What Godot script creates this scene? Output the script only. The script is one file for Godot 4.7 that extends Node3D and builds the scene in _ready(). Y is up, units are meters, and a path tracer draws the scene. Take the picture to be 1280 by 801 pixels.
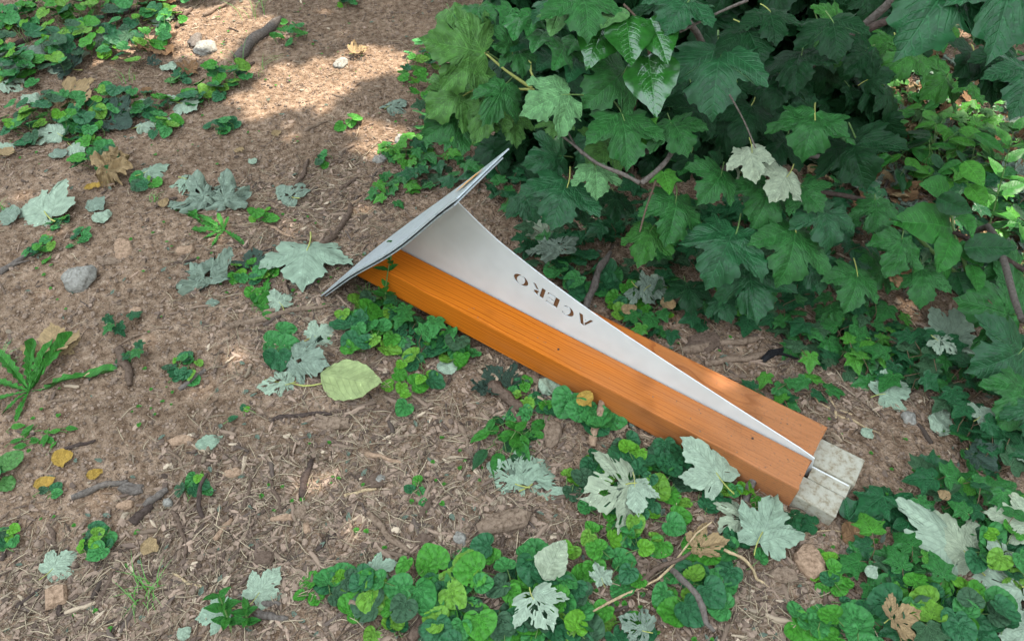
extends Node3D
# A fallen wooden trail post with a steel fin, lying on a shady woodland floor beside a maple bush.

var rng := RandomNumberGenerator.new()
var soil_noise := FastNoiseLite.new()
var clod_noise := FastNoiseLite.new()
var patch_noise := FastNoiseLite.new()
var wrinkle := FastNoiseLite.new()
var counts := {}
var mats := {}
var leaf_sets := {}
var post_at := Transform3D()


func _ready() -> void:
	rng.seed = 20240
	var eye := Camera3D.new()
	eye.name = "camera"
	eye.fov = 45.0
	eye.near = 0.05
	eye.far = 400.0
	eye.position = Vector3(0, 1.6, 0)
	eye.rotation_degrees = Vector3(-46, 0, 0)
	add_child(eye)
	eye.current = true

	var env := Environment.new()
	var sky := Sky.new()
	var air := ProceduralSkyMaterial.new()
	air.sky_top_color = Color(0.78, 0.83, 0.88)
	air.sky_horizon_color = Color(0.90, 0.90, 0.88)
	air.sky_curve = 0.2
	air.ground_bottom_color = Color(0.30, 0.27, 0.22)
	air.ground_horizon_color = Color(0.45, 0.44, 0.38)
	air.sky_energy_multiplier = 1.4
	sky.sky_material = air
	env.background_mode = Environment.BG_SKY
	env.sky = sky
	env.tonemap_mode = Environment.TONE_MAPPER_LINEAR
	env.tonemap_exposure = EXPOSURE
	env.sdfgi_enabled = true
	env.ssao_enabled = true
	env.ssil_enabled = true
	var around := WorldEnvironment.new()
	around.name = "surroundings"
	around.environment = env
	add_child(around)

	var sun := DirectionalLight3D.new()
	sun.name = "sun"
	sun.light_energy = 1.6
	sun.light_color = Color(1.0, 0.97, 0.92)
	sun.light_angular_distance = 0.53
	sun.shadow_enabled = true
	add_child(sun)
	sun.look_at_from_position(SUN_DIR * 20.0, Vector3.ZERO, Vector3(0, 0, 1))

	soil_noise.seed = 3
	soil_noise.frequency = 1.1
	soil_noise.fractal_octaves = 3
	clod_noise.seed = 8
	clod_noise.noise_type = FastNoiseLite.TYPE_SIMPLEX_SMOOTH
	clod_noise.frequency = 16.0
	clod_noise.fractal_octaves = 4
	clod_noise.fractal_gain = 0.62
	patch_noise.seed = 21
	patch_noise.frequency = 1.6
	patch_noise.fractal_octaves = 3
	wrinkle.seed = 5
	wrinkle.frequency = 1.0
	wrinkle.fractal_octaves = 3
	post_at = Transform3D(Basis(POST_X, POST_Y, POST_Z), POST_O)

	make_materials()
	make_leaf_kinds()
	make_ground()
	make_canopy()
	make_post()
	make_litter_stuff()
	make_stones()
	make_ground_plants()
	make_sticks()
	make_fallen_leaves()
	make_small_plants()
	make_shrubs()


const SUN_DIR := Vector3(0.30, 0.86, -0.42)
const EXPOSURE := 3.25

# ---------------------------------------------------------------- helpers

func numbered(called: String, parent: Node) -> String:
	var key := str(parent.get_instance_id()) + called
	var n: int = counts.get(key, 0)
	counts[key] = n + 1
	return called if n == 0 else "%s_%03d" % [called, n]


func tag(o: Node3D, label: String, category: String, group := "", kind := "") -> void:
	if label:
		o.set_meta("label", label)
	if category:
		o.set_meta("category", category)
	if group:
		o.set_meta("group", group)
	if kind:
		o.set_meta("kind", kind)


func thing(called: String, label: String, category: String, at := Vector3.ZERO, group := "") -> Node3D:
	var o := Node3D.new()
	o.name = numbered(called, self)
	add_child(o, true)
	o.position = at
	tag(o, label, category, group)
	return o


func put(called: String, mesh: Mesh, material: Variant, parent: Node3D = self, at := Transform3D()) -> MeshInstance3D:
	var o := MeshInstance3D.new()
	o.name = numbered(called, parent)
	o.mesh = mesh
	if material is Array:
		for i in mini(material.size(), mesh.get_surface_count()):
			o.set_surface_override_material(i, material[i])
	elif material:
		o.material_override = material
	parent.add_child(o, true)
	o.transform = at
	return o


func soil_height(x: float, z: float) -> float:
	var far := clampf((Vector2(x, z + 1.8).length() - 3.0) / 6.0, 0.0, 1.0)
	return 0.012 * soil_noise.get_noise_2d(x, z) + 0.10 * far * soil_noise.get_noise_2d(x * 0.3, z * 0.3)


func soil_surface(x: float, z: float) -> float:
	var c := clod_noise.get_noise_2d(x, z)
	return soil_height(x, z) + 0.0045 * c + 0.003 * absf(clod_noise.get_noise_2d(x * 3.1 + 7.0, z * 3.1))


func on_soil(x: float, z: float, lift := 0.0) -> Vector3:
	return Vector3(x, soil_height(x, z) + lift, z)


func under_post(x: float, z: float, margin := 0.0) -> bool:
	var p := post_at.affine_inverse() * Vector3(x, 0.05, z)
	return p.x > -0.02 and p.x < 1.38 and p.z < 0.10 + margin and p.z > -0.112 - margin


func lin(r: float, g: float, b: float) -> Color:
	return Color(r, g, b).linear_to_srgb()


class Shape:
	var v := PackedVector3Array()
	var n := PackedVector3Array()
	var uv := PackedVector2Array()
	var c := PackedColorArray()
	var i := PackedInt32Array()
	var colored := false

	func tri(a: int, b: int, d: int) -> void:
		i.append(a)
		i.append(b)
		i.append(d)

	func smooth() -> void:
		n.resize(v.size())
		n.fill(Vector3.ZERO)
		for t in range(0, i.size(), 3):
			var f := (v[i[t + 2]] - v[i[t]]).cross(v[i[t + 1]] - v[i[t]])
			for k in 3:
				n[i[t + k]] += f
		for k in n.size():
			n[k] = n[k].normalized() if n[k].length_squared() > 1e-20 else Vector3.UP

	func arrays() -> Array:
		var a := []
		a.resize(Mesh.ARRAY_MAX)
		a[Mesh.ARRAY_VERTEX] = v
		a[Mesh.ARRAY_NORMAL] = n
		if uv.size() == v.size():
			a[Mesh.ARRAY_TEX_UV] = uv
		if c.size() == v.size() and c.size():
			a[Mesh.ARRAY_COLOR] = c
		a[Mesh.ARRAY_INDEX] = i
		return a

	func add_to(m: ArrayMesh) -> void:
		if i.size():
			m.add_surface_from_arrays(Mesh.PRIMITIVE_TRIANGLES, arrays())

	func mesh() -> ArrayMesh:
		var m := ArrayMesh.new()
		add_to(m)
		return m

	# a tube through points with a radius at each, closed at both ends
	func tube(p: PackedVector3Array, r: PackedFloat32Array, sides := 7, rough := 0.0, salt := 0) -> void:
		var first := v.size()
		var side := Vector3.UP
		var run := 0.0
		for k in p.size():
			var ahead: Vector3 = (p[mini(k + 1, p.size() - 1)] - p[maxi(k - 1, 0)]).normalized()
			if absf(side.dot(ahead)) > 0.98:
				side = Vector3.RIGHT
			side = (side - ahead * side.dot(ahead)).normalized()
			var other := ahead.cross(side)
			if k > 0:
				run += p[k].distance_to(p[k - 1])
			for s in sides:
				var a := TAU * s / sides
				var q := 1.0 + rough * (sin(float(salt * 7 + k * 5 + s * 13) * 2.39) + 0.6 * sin(float(salt + s * 3) * 4.1))
				v.append(p[k] + (side * cos(a) + other * sin(a)) * r[k] * q)
				uv.append(Vector2(float(s) / sides, run * 8.0))
		for k in p.size() - 1:
			for s in sides:
				var a := first + k * sides + s
				var b := first + k * sides + (s + 1) % sides
				tri(a, a + sides, b)
				tri(b, a + sides, b + sides)
		for e in 2:
			var at := v.size()
			var ring := first + (0 if e == 0 else (p.size() - 1) * sides)
			v.append(p[0 if e == 0 else p.size() - 1])
			uv.append(Vector2(0.5, 0.5))
			for s in sides:
				if e == 0:
					tri(at, ring + s, ring + (s + 1) % sides)
				else:
					tri(at, ring + (s + 1) % sides, ring + s)


# a box with chamfered edges, from lo to hi
func chamfer_box(lo: Vector3, hi: Vector3, ch: float, jitter := 0.0, salt := 0) -> ArrayMesh:
	var st := SurfaceTool.new()
	st.begin(Mesh.PRIMITIVE_TRIANGLES)
	st.set_smooth_group(-1)
	var mid := (lo + hi) * 0.5
	var half := (hi - lo) * 0.5
	var corner := func(sx: int, sy: int, sz: int, axis: int) -> Vector3:
		var s := Vector3(sx, sy, sz)
		var p := s * half
		for a in 3:
			if a != axis:
				p[a] -= s[a] * ch
		if jitter > 0.0:
			p += Vector3(sin(salt + sx * 3.0 + sy * 7.0), sin(salt * 2.0 + sy * 5.0 + sz), sin(salt * 3.0 + sz * 11.0 + sx)) * jitter
		return p + mid
	var quad := func(a: Vector3, b: Vector3, c: Vector3, d: Vector3) -> void:
		var f := (b - a).cross(c - a)
		var out := ((a + b + c + d) * 0.25 - mid)
		var list := [a, b, c, a, c, d] if f.dot(out) < 0.0 else [a, c, b, a, d, c]
		for p in list:
			st.add_vertex(p)
	for axis in 3:
		var u := (axis + 1) % 3
		var w := (axis + 2) % 3
		for s in [-1, 1]:
			var q := []
			for k in [[-1, -1], [1, -1], [1, 1], [-1, 1]]:
				var sg := Vector3i()
				sg[axis] = s
				sg[u] = k[0]
				sg[w] = k[1]
				q.append(corner.call(sg.x, sg.y, sg.z, axis))
			quad.call(q[0], q[1], q[2], q[3])
		# chamfers along this axis
		for k in [[-1, -1], [1, -1], [1, 1], [-1, 1]]:
			var q := []
			for e in [[-1, u], [1, u], [1, w], [-1, w]]:
				var sg := Vector3i()
				sg[axis] = e[0]
				sg[u] = k[0]
				sg[w] = k[1]
				q.append(corner.call(sg.x, sg.y, sg.z, e[1]))
			quad.call(q[0], q[1], q[2], q[3])
	for sx in [-1, 1]:
		for sy in [-1, 1]:
			for sz in [-1, 1]:
				var a: Vector3 = corner.call(sx, sy, sz, 0)
				var b: Vector3 = corner.call(sx, sy, sz, 1)
				var c: Vector3 = corner.call(sx, sy, sz, 2)
				quad.call(a, b, c, c)
	st.generate_normals()
	return st.commit()


# ---------------------------------------------------------------- textures and materials

func gray_image(buf: PackedFloat32Array, size: int, lo := 0.0, hi := 1.0) -> ImageTexture:
	var bytes := PackedByteArray()
	bytes.resize(size * size * 3)
	for k in buf.size():
		var b := int(clampf(lo + (hi - lo) * buf[k], 0.0, 1.0) * 255.0)
		bytes[k * 3] = b
		bytes[k * 3 + 1] = b
		bytes[k * 3 + 2] = b
	return ImageTexture.create_from_image(Image.create_from_data(size, size, false, Image.FORMAT_RGB8, bytes))


func stamp(buf: PackedFloat32Array, size: int, a: Vector2, b: Vector2, wa: float, wb: float) -> void:
	# a soft line from a to b (0..1), widths in pixels, kept as the strongest value met
	var steps := int(a.distance_to(b) * size * 1.4) + 2
	for s in steps:
		var t := float(s) / (steps - 1)
		var p := a.lerp(b, t) * size
		var w := lerpf(wa, wb, t)
		var reach := int(ceil(w + 1.0))
		for y in range(int(p.y) - reach, int(p.y) + reach + 1):
			if y < 0 or y >= size:
				continue
			for x in range(int(p.x) - reach, int(p.x) + reach + 1):
				if x < 0 or x >= size:
					continue
				var val := 1.0 - clampf((Vector2(x, y).distance_to(p) - w * 0.5) / (w * 0.5 + 0.6), 0.0, 1.0)
				var k := y * size + x
				if val > buf[k]:
					buf[k] = val


# the albedo (veins paler, blade mottled) and the height (veins sunken, blade puffed between them) of a leaf kind
func leaf_textures(veins: Array, second: float, vein_gain: float, specks: int, salt: int, main_w := 2.6, step := 0.11, lean := 0.75) -> Array:
	var size := 256
	var line := PackedFloat32Array()
	line.resize(size * size)
	var fine := PackedFloat32Array()
	fine.resize(size * size)
	for vv in veins:
		var a := to_uv(vv[0])
		var b := to_uv(vv[1])
		stamp(line, size, a, b, main_w, main_w * 0.35)
		var along := (b - a)
		var length := along.length()
		var t := step
		var flip := 1.0
		while t < 0.95:
			for sgn in [-1.0, 1.0]:
				var root := a.lerp(b, t + (0.03 if sgn > 0 else 0.0))
				var reach := length * second * (1.0 - 0.75 * t)
				var dir := along.normalized().rotated(sgn * lean)
				var mid := root + dir * reach * 0.6
				var end := mid + dir.rotated(-sgn * 0.3) * reach * 0.4
				stamp(line, size, root, mid, main_w * 0.55, main_w * 0.4)
				stamp(line, size, mid, end, main_w * 0.4, 0.5)
				var q := 0.2
				while q < 0.9:
					var r2 := root.lerp(end, q)
					stamp(fine, size, r2, r2 + dir.rotated(sgn * 0.9) * reach * 0.28, 0.8, 0.4)
					stamp(fine, size, r2, r2 + dir.rotated(-sgn * 0.9) * reach * 0.28, 0.8, 0.4)
					q += 0.2
			t += step
			flip = -flip
	var mottle := FastNoiseLite.new()
	mottle.seed = salt
	mottle.frequency = 0.03
	mottle.fractal_octaves = 4
	var spots := PackedFloat32Array()
	spots.resize(size * size)
	var r2 := RandomNumberGenerator.new()
	r2.seed = salt * 31 + 7
	for s in specks:
		var p := Vector2(r2.randf(), r2.randf())
		var d := Vector2.from_angle(r2.randf() * TAU) * r2.randf_range(0.0, 0.016)
		stamp(spots, size, p, p + d, r2.randf_range(0.9, 1.7), 0.8)
	var albedo := PackedFloat32Array()
	albedo.resize(size * size)
	var height := PackedFloat32Array()
	height.resize(size * size)
	for y in size:
		for x in size:
			var k := y * size + x
			var m := mottle.get_noise_2d(x, y)
			var l := maxf(line[k], fine[k] * 0.35)
			albedo[k] = clampf(0.80 + (0.10 if vein_gain < 0.0 else 0.18) * m + vein_gain * l + 0.45 * spots[k], 0.0, 1.0)
			height[k] = clampf(0.75 - 0.6 * line[k] - 0.22 * fine[k] + 0.2 * m, 0.0, 1.0)
	return [gray_image(albedo, size), gray_image(height, size)]


func to_uv(p: Vector2) -> Vector2:
	return Vector2(p.x / 1.5 + 0.5, (p.y + 0.22) / 1.3)


func leaf_material(key: String, color: Color, tex: Array, rough := 0.5, glow := 0.25, relief := 0.25, spec := 0.5) -> StandardMaterial3D:
	var m := StandardMaterial3D.new()
	m.resource_name = key
	m.albedo_color = color.linear_to_srgb()
	if tex.size():
		m.albedo_texture = tex[0]
		m.heightmap_enabled = true
		m.heightmap_texture = tex[1]
		m.heightmap_scale = relief
	m.roughness = rough
	m.metallic_specular = spec
	m.cull_mode = BaseMaterial3D.CULL_DISABLED
	if glow > 0.0:
		m.backlight_enabled = true
		m.backlight = Color(glow * 0.75, glow, glow * 0.25)
	mats[key] = m
	return m


func plain_material(key: String, color: Color, rough := 0.9, spec := 0.3) -> StandardMaterial3D:
	var m := StandardMaterial3D.new()
	m.resource_name = key
	m.albedo_color = color.linear_to_srgb()
	m.roughness = rough
	m.metallic_specular = spec
	m.cull_mode = BaseMaterial3D.CULL_DISABLED
	mats[key] = m
	return m


func noise_texture(freq: float, salt: int, stops: Array, size := 512, octaves := 5, cellular := false) -> NoiseTexture2D:
	var n := FastNoiseLite.new()
	n.seed = salt
	n.frequency = freq
	n.fractal_octaves = octaves
	n.fractal_gain = 0.68
	if cellular:
		n.noise_type = FastNoiseLite.TYPE_CELLULAR
		n.cellular_return_type = FastNoiseLite.RETURN_DISTANCE
	var t := NoiseTexture2D.new()
	t.width = size
	t.height = size
	t.seamless = true
	t.noise = n
	if stops.size():
		var g := Gradient.new()
		var offs := PackedFloat32Array()
		var cols := PackedColorArray()
		for s in stops:
			offs.append(s[0])
			cols.append(s[1])
		g.offsets = offs
		g.colors = cols
		t.color_ramp = g
	return t


# sawn timber: long stripes along u, few or many of them across v, greyed and dusty towards u = 1
func wood_textures(stripes: float, salt: int, flat_sawn: bool) -> Array:
	var w := 1024
	var h := 192
	var grain := FastNoiseLite.new()
	grain.seed = salt
	grain.frequency = 0.004
	grain.fractal_octaves = 3
	var fibre := FastNoiseLite.new()
	fibre.seed = salt + 5
	fibre.frequency = 0.02
	fibre.fractal_octaves = 4
	var speck := FastNoiseLite.new()
	speck.seed = salt + 9
	speck.frequency = 0.09
	speck.fractal_octaves = 2
	var bytes := PackedByteArray()
	bytes.resize(w * h * 3)
	var rel := PackedByteArray()
	rel.resize(w * h * 3)
	for y in h:
		for x in w:
			var u := float(x) / w
			var vv := float(y) / h
			var warp := grain.get_noise_2d(x * 0.8, y * 2.0) * (0.30 if flat_sawn else 0.035) + u * (0.05 if flat_sawn else 0.11)
			var ph := (vv + warp) * stripes
			var f := ph - floorf(ph)
			var late := smoothstep(0.45, 0.86, f) * (1.0 - smoothstep(0.90, 1.0, f))
			late *= 0.75 + 0.5 * sin(floorf(ph) * 2.7)
			var fb := fibre.get_noise_2d(x * 0.35, y * 9.0)
			var worn := smoothstep(0.25, 1.0, u + 0.14 * grain.get_noise_2d(x, y * 3.0 + 400.0))
			var base := Color(0.50, 0.138, 0.009).lerp(Color(0.335, 0.136, 0.056), worn)
			var dark := Color(0.285, 0.057, 0.003).lerp(Color(0.25, 0.090, 0.033), worn)
			var c := base.lerp(dark, clampf(late * (0.85 - 0.40 * worn), 0.0, 1.0)) * (1.0 + 0.16 * fb)
			var sp := speck.get_noise_2d(x * 1.3, y * 2.0)
			var dirt := smoothstep(0.36, 0.52, sp) * smoothstep(0.55, 0.95, u) * 0.55
			c = c.lerp(Color(0.17, 0.09, 0.05), dirt)
			# fine drying cracks and a few rain stains
			var crack := smoothstep(0.55, 0.62, fibre.get_noise_2d(x * 0.06 + 900.0, y * 14.0)) * smoothstep(0.15, 0.5, grain.get_noise_2d(x * 1.5 + 50.0, y))
			c = c.lerp(Color(0.10, 0.035, 0.012), crack * 0.7)
			c = c * (1.0 - 0.22 * smoothstep(0.1, 0.5, grain.get_noise_2d(x * 1.2 + 333.0, y * 0.8 + 77.0)))
			c = c.linear_to_srgb()
			var k := (y * w + x) * 3
			bytes[k] = int(clampf(c.r, 0, 1) * 255)
			bytes[k + 1] = int(clampf(c.g, 0, 1) * 255)
			bytes[k + 2] = int(clampf(c.b, 0, 1) * 255)
			var hh := int(clampf(0.6 + 0.25 * late + 0.2 * fb, 0, 1) * 255)
			rel[k] = hh
			rel[k + 1] = hh
			rel[k + 2] = hh
	return [ImageTexture.create_from_image(Image.create_from_data(w, h, false, Image.FORMAT_RGB8, bytes)), ImageTexture.create_from_image(Image.create_from_data(w, h, false, Image.FORMAT_RGB8, rel))]


func make_materials() -> void:
	# timber
	for k in [["timber_front", 27.0, 4, false], ["timber_rear", 9.0, 17, true]]:
		var t := wood_textures(k[1], k[2], k[3])
		var m := plain_material(k[0], Color(1, 1, 1), 0.62, 0.22)
		m.albedo_texture = t[0]
		m.heightmap_enabled = true
		m.heightmap_texture = t[1]
		m.heightmap_scale = 0.06
		m.texture_repeat = true
	# painted steel
	var steel := plain_material("painted_steel", Color(0.60, 0.605, 0.59), 0.55, 0.3)
	steel.albedo_texture = noise_texture(0.01, 31, [[0.2, Color(0.965, 0.965, 0.955)], [0.7, Color(1, 1, 0.99)]], 256, 3)
	steel.uv1_triplanar = true
	steel.uv1_scale = Vector3(2.2, 2.2, 2.2)
	var zinc := plain_material("zinc_plate", Color(0.46, 0.50, 0.50), 0.38, 0.5)
	zinc.albedo_texture = noise_texture(0.02, 41, [[0.0, Color(0.72, 0.74, 0.76)], [0.55, Color(1, 1, 1)], [1.0, Color(0.82, 0.84, 0.84)]], 512, 5)
	zinc.uv1_triplanar = true
	zinc.uv1_scale = Vector3(3, 3, 3)
	zinc.metallic = 0.25
	plain_material("rust", Color(0.66, 0.30, 0.06), 0.9, 0.2)
	plain_material("sealant", Color(0.62, 0.60, 0.58), 0.8, 0.3)
	var foot := plain_material("weathered_foot", Color(0.35, 0.33, 0.275), 0.85, 0.25)
	foot.albedo_texture = noise_texture(0.05, 51, [[0.18, Color(0.78, 0.73, 0.66)], [0.36, Color(0.90, 0.87, 0.82)], [0.5, Color(0.95, 0.94, 0.91)], [0.8, Color(1, 1, 0.98)]], 512, 5)
	foot.uv1_triplanar = true
	foot.uv1_scale = Vector3(1.7, 1.7, 1.7)
	foot.heightmap_enabled = true
	foot.heightmap_texture = noise_texture(0.03, 51, [], 512, 5)
	foot.heightmap_scale = 0.05
	# soil
	var soil := plain_material("soil", Color(1, 1, 1), 0.97, 0.12)
	soil.albedo_texture = noise_texture(0.022, 61, [[0.18, Color(0.36, 0.285, 0.225)], [0.38, Color(0.475, 0.39, 0.318)], [0.53, Color(0.535, 0.447, 0.370)], [0.70, Color(0.59, 0.50, 0.422)], [0.9, Color(0.68, 0.595, 0.51)]], 1024, 7)
	soil.uv1_triplanar = true
	soil.uv1_world_triplanar = true
	soil.uv1_scale = Vector3(1.1, 1.1, 1.1)
	soil.heightmap_enabled = true
	soil.heightmap_texture = noise_texture(0.05, 62, [], 1024, 5)
	soil.heightmap_scale = 1.3
	soil.vertex_color_use_as_albedo = true
	# wood debris and stones: white, tinted by each copy's colour
	for k in ["clod", "debris"]:
		var m := plain_material(k, Color(1, 1, 1), 0.95, 0.15)
		m.vertex_color_use_as_albedo = true
	for k in [["bark_pale", Color(0.27, 0.195, 0.14)], ["bark_brown", Color(0.15, 0.105, 0.078)], ["bark_dark", Color(0.085, 0.062, 0.052)], ["bark_grey", Color(0.17, 0.145, 0.125)], ["straw", Color(0.52, 0.39, 0.23)], ["charred", Color(0.025, 0.025, 0.027)], ["chip_wood", Color(0.40, 0.27, 0.18)]]:
		var m := plain_material(k[0], k[1], 0.92, 0.2)
		m.albedo_texture = noise_texture(0.03, 70 + mats.size(), [[0.0, Color(0.5, 0.47, 0.44)], [0.5, Color(0.86, 0.85, 0.84)], [1.0, Color(1, 1, 1)]], 256, 5)
		m.uv1_triplanar = true
		m.uv1_scale = Vector3(9, 9, 9)
		m.heightmap_enabled = true
		m.heightmap_texture = noise_texture(0.05, 71, [], 256, 4)
		m.heightmap_scale = 0.25
	var stone := plain_material("stone", Color(0.29, 0.275, 0.245), 0.9, 0.25)
	stone.albedo_texture = noise_texture(0.04, 91, [[0.0, Color(0.55, 0.54, 0.52)], [0.6, Color(0.95, 0.94, 0.92)], [1.0, Color(1, 1, 1)]], 256, 5)
	stone.uv1_triplanar = true
	stone.uv1_scale = Vector3(7, 7, 7)
	stone.heightmap_enabled = true
	stone.heightmap_texture = noise_texture(0.06, 92, [], 256, 4)
	stone.heightmap_scale = 0.15
	plain_material("added_letter_backing", Color(0.17, 0.078, 0.034), 0.7, 0.25)  # colour of the added board that darkens the cut letters
	plain_material("stem_green", Color(0.10, 0.17, 0.045), 0.6, 0.4)
	plain_material("stem_yellow", Color(0.30, 0.31, 0.08), 0.6, 0.4)
	plain_material("stem_brown", Color(0.13, 0.085, 0.05), 0.8, 0.3)
	var blade := plain_material("grass_blade", Color(0.08, 0.23, 0.04), 0.5, 0.4)
	blade.backlight_enabled = true
	blade.backlight = Color(0.25, 0.4, 0.08)


# ---------------------------------------------------------------- leaves

# half an outline (x >= 0, base to tip) rounded through its points and toothed, mirrored into a ring
func outline(half: Array, rounded: bool, teeth: int, depth: float, skew := 0.0, salt := 0) -> PackedVector2Array:
	var pts := PackedVector2Array()
	if rounded:
		for k in half.size() - 1:
			var p0: Vector2 = half[maxi(k - 1, 0)]
			var p1: Vector2 = half[k]
			var p2: Vector2 = half[k + 1]
			var p3: Vector2 = half[mini(k + 2, half.size() - 1)]
			for s in 3:
				pts.append(p1.cubic_interpolate(p2, p0, p3, s / 3.0))
		pts.append(half[-1])
	else:
		for p in half:
			pts.append(p)
	if teeth > 0:
		for k in range(1, pts.size() - 1):
			if k % 2 == 1:
				var out := (pts[k + 1] - pts[k - 1]).normalized()
				pts[k] += Vector2(out.y, -out.x) * depth
	if teeth < 0:
		# soften the corners of the lobes and teeth
		var soft := PackedVector2Array([pts[0]])
		for k in range(1, pts.size() - 1):
			soft.append(pts[k].lerp(pts[k - 1], 0.28))
			soft.append(pts[k].lerp(pts[k + 1], 0.28))
		soft.append(pts[pts.size() - 1])
		pts = soft
	var ring := PackedVector2Array()
	var r2 := RandomNumberGenerator.new()
	r2.seed = salt + 99
	for k in pts.size():
		ring.append(pts[k] * Vector2(1.0 + skew, 1.0) + Vector2(r2.randf_range(-1, 1), r2.randf_range(-1, 1)) * 0.008)
	for k in range(pts.size() - 2, 0, -1):
		ring.append(Vector2(-pts[k].x * (1.0 - skew), pts[k].y) + Vector2(r2.randf_range(-1, 1), r2.randf_range(-1, 1)) * 0.012)
	return ring


# a leaf one unit long: base at the origin, tip along +z, upper side +y. Surfaces: upper side, underside, stalk.
# how: fold (valleys along the veins), cup, droop, curl (rolled about its length), wave (waviness), holes, stalk (length)
func leaf_mesh(ring: PackedVector2Array, veins: Array, heart: Vector2, how: Dictionary, salt: int) -> ArrayMesh:
	var rings := 5
	var top := Shape.new()
	var fold: float = how.get("fold", 0.0)
	var cup: float = how.get("cup", 0.0)
	var droop: float = how.get("droop", 0.0)
	var curl: float = how.get("curl", 0.0)
	var bend: float = how.get("bend", 0.0)
	var wave: float = how.get("wave", 0.0)
	var holes: float = how.get("holes", 0.0)
	var flat := PackedVector2Array()
	flat.append(heart)
	for k in range(1, rings + 1):
		for p in ring:
			flat.append(heart.lerp(p, float(k) / rings))
	for p in flat:
		var near := 1.0
		for vv in veins:
			near = minf(near, p.distance_to(Geometry2D.get_closest_point_to_segment(p, vv[0], vv[1])))
		var y := fold * minf(near, 0.14) + cup * (p - heart).length_squared() - droop * p.y * p.y
		y += wave * wrinkle.get_noise_3d(p.x * 2.6, p.y * 2.6, salt * 3.7) * (0.35 + (p - heart).length())
		var x := p.x
		var z := p.y
		if absf(curl) > 0.01:
			var ang := x * curl
			x = sin(ang) / curl + y * -sin(ang)
			y = (1.0 - cos(ang)) / curl + y * cos(ang)
		if absf(bend) > 0.01:
			var ang := (z - 0.4) * bend
			var z0 := z
			z = 0.4 + sin(ang) / bend - y * sin(ang)
			y = (1.0 - cos(ang)) / bend + y * cos(ang) + 0.0 * z0
		top.v.append(Vector3(x, y, z))
		top.uv.append(to_uv(p))
	var m := ring.size()
	var gone := func(p: Vector2) -> bool:
		return holes > 0.0 and wrinkle.get_noise_3d(p.x * 4.5 + 20.0, p.y * 4.5, salt * 5.1) > holes
	for s in m:
		var e := (s + 1) % m
		if not gone.call((flat[0] + flat[1 + s]) * 0.5):
			top.tri(0, 1 + e, 1 + s)
		for k in rings - 1:
			var a := 1 + k * m + s
			var b := 1 + k * m + e
			if gone.call((flat[a] + flat[b + m]) * 0.5):
				continue
			top.tri(a, b, a + m)
			top.tri(b, b + m, a + m)
	top.smooth()
	var facing := top.n[0].y
	for s in m:
		facing += 0.3 * top.n[1 + s].y
	if facing < 0.0:
		var turned := PackedInt32Array()
		for k in range(0, top.i.size(), 3):
			turned.append_array([top.i[k], top.i[k + 2], top.i[k + 1]])
		top.i = turned
		top.smooth()
	var under := Shape.new()
	for k in top.v.size():
		under.v.append(top.v[k] - top.n[k] * 0.004)
		under.n.append(-top.n[k])
		under.uv.append(top.uv[k])
	for k in range(0, top.i.size(), 3):
		under.i.append_array([top.i[k], top.i[k + 2], top.i[k + 1]])
	var mesh := ArrayMesh.new()
	top.add_to(mesh)
	under.add_to(mesh)
	var reach: float = how.get("stalk", 0.0)
	if reach > 0.0:
		var st := Shape.new()
		var p := PackedVector3Array()
		var r := PackedFloat32Array()
		var dip: float = how.get("stalk_dip", 0.5)
		var start: Vector3 = top.v[0].lerp(top.v[1], 0.9)
		for k in 5:
			var t := k / 4.0
			p.append(start + Vector3(0.05 * sin(t * 2.0 + salt), -0.006 - dip * t * t * reach, -t * reach))
			r.append(lerpf(0.011, 0.015, t))
		st.tube(p, r, 5)
		st.smooth()
		st.add_to(mesh)
	return mesh


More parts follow.
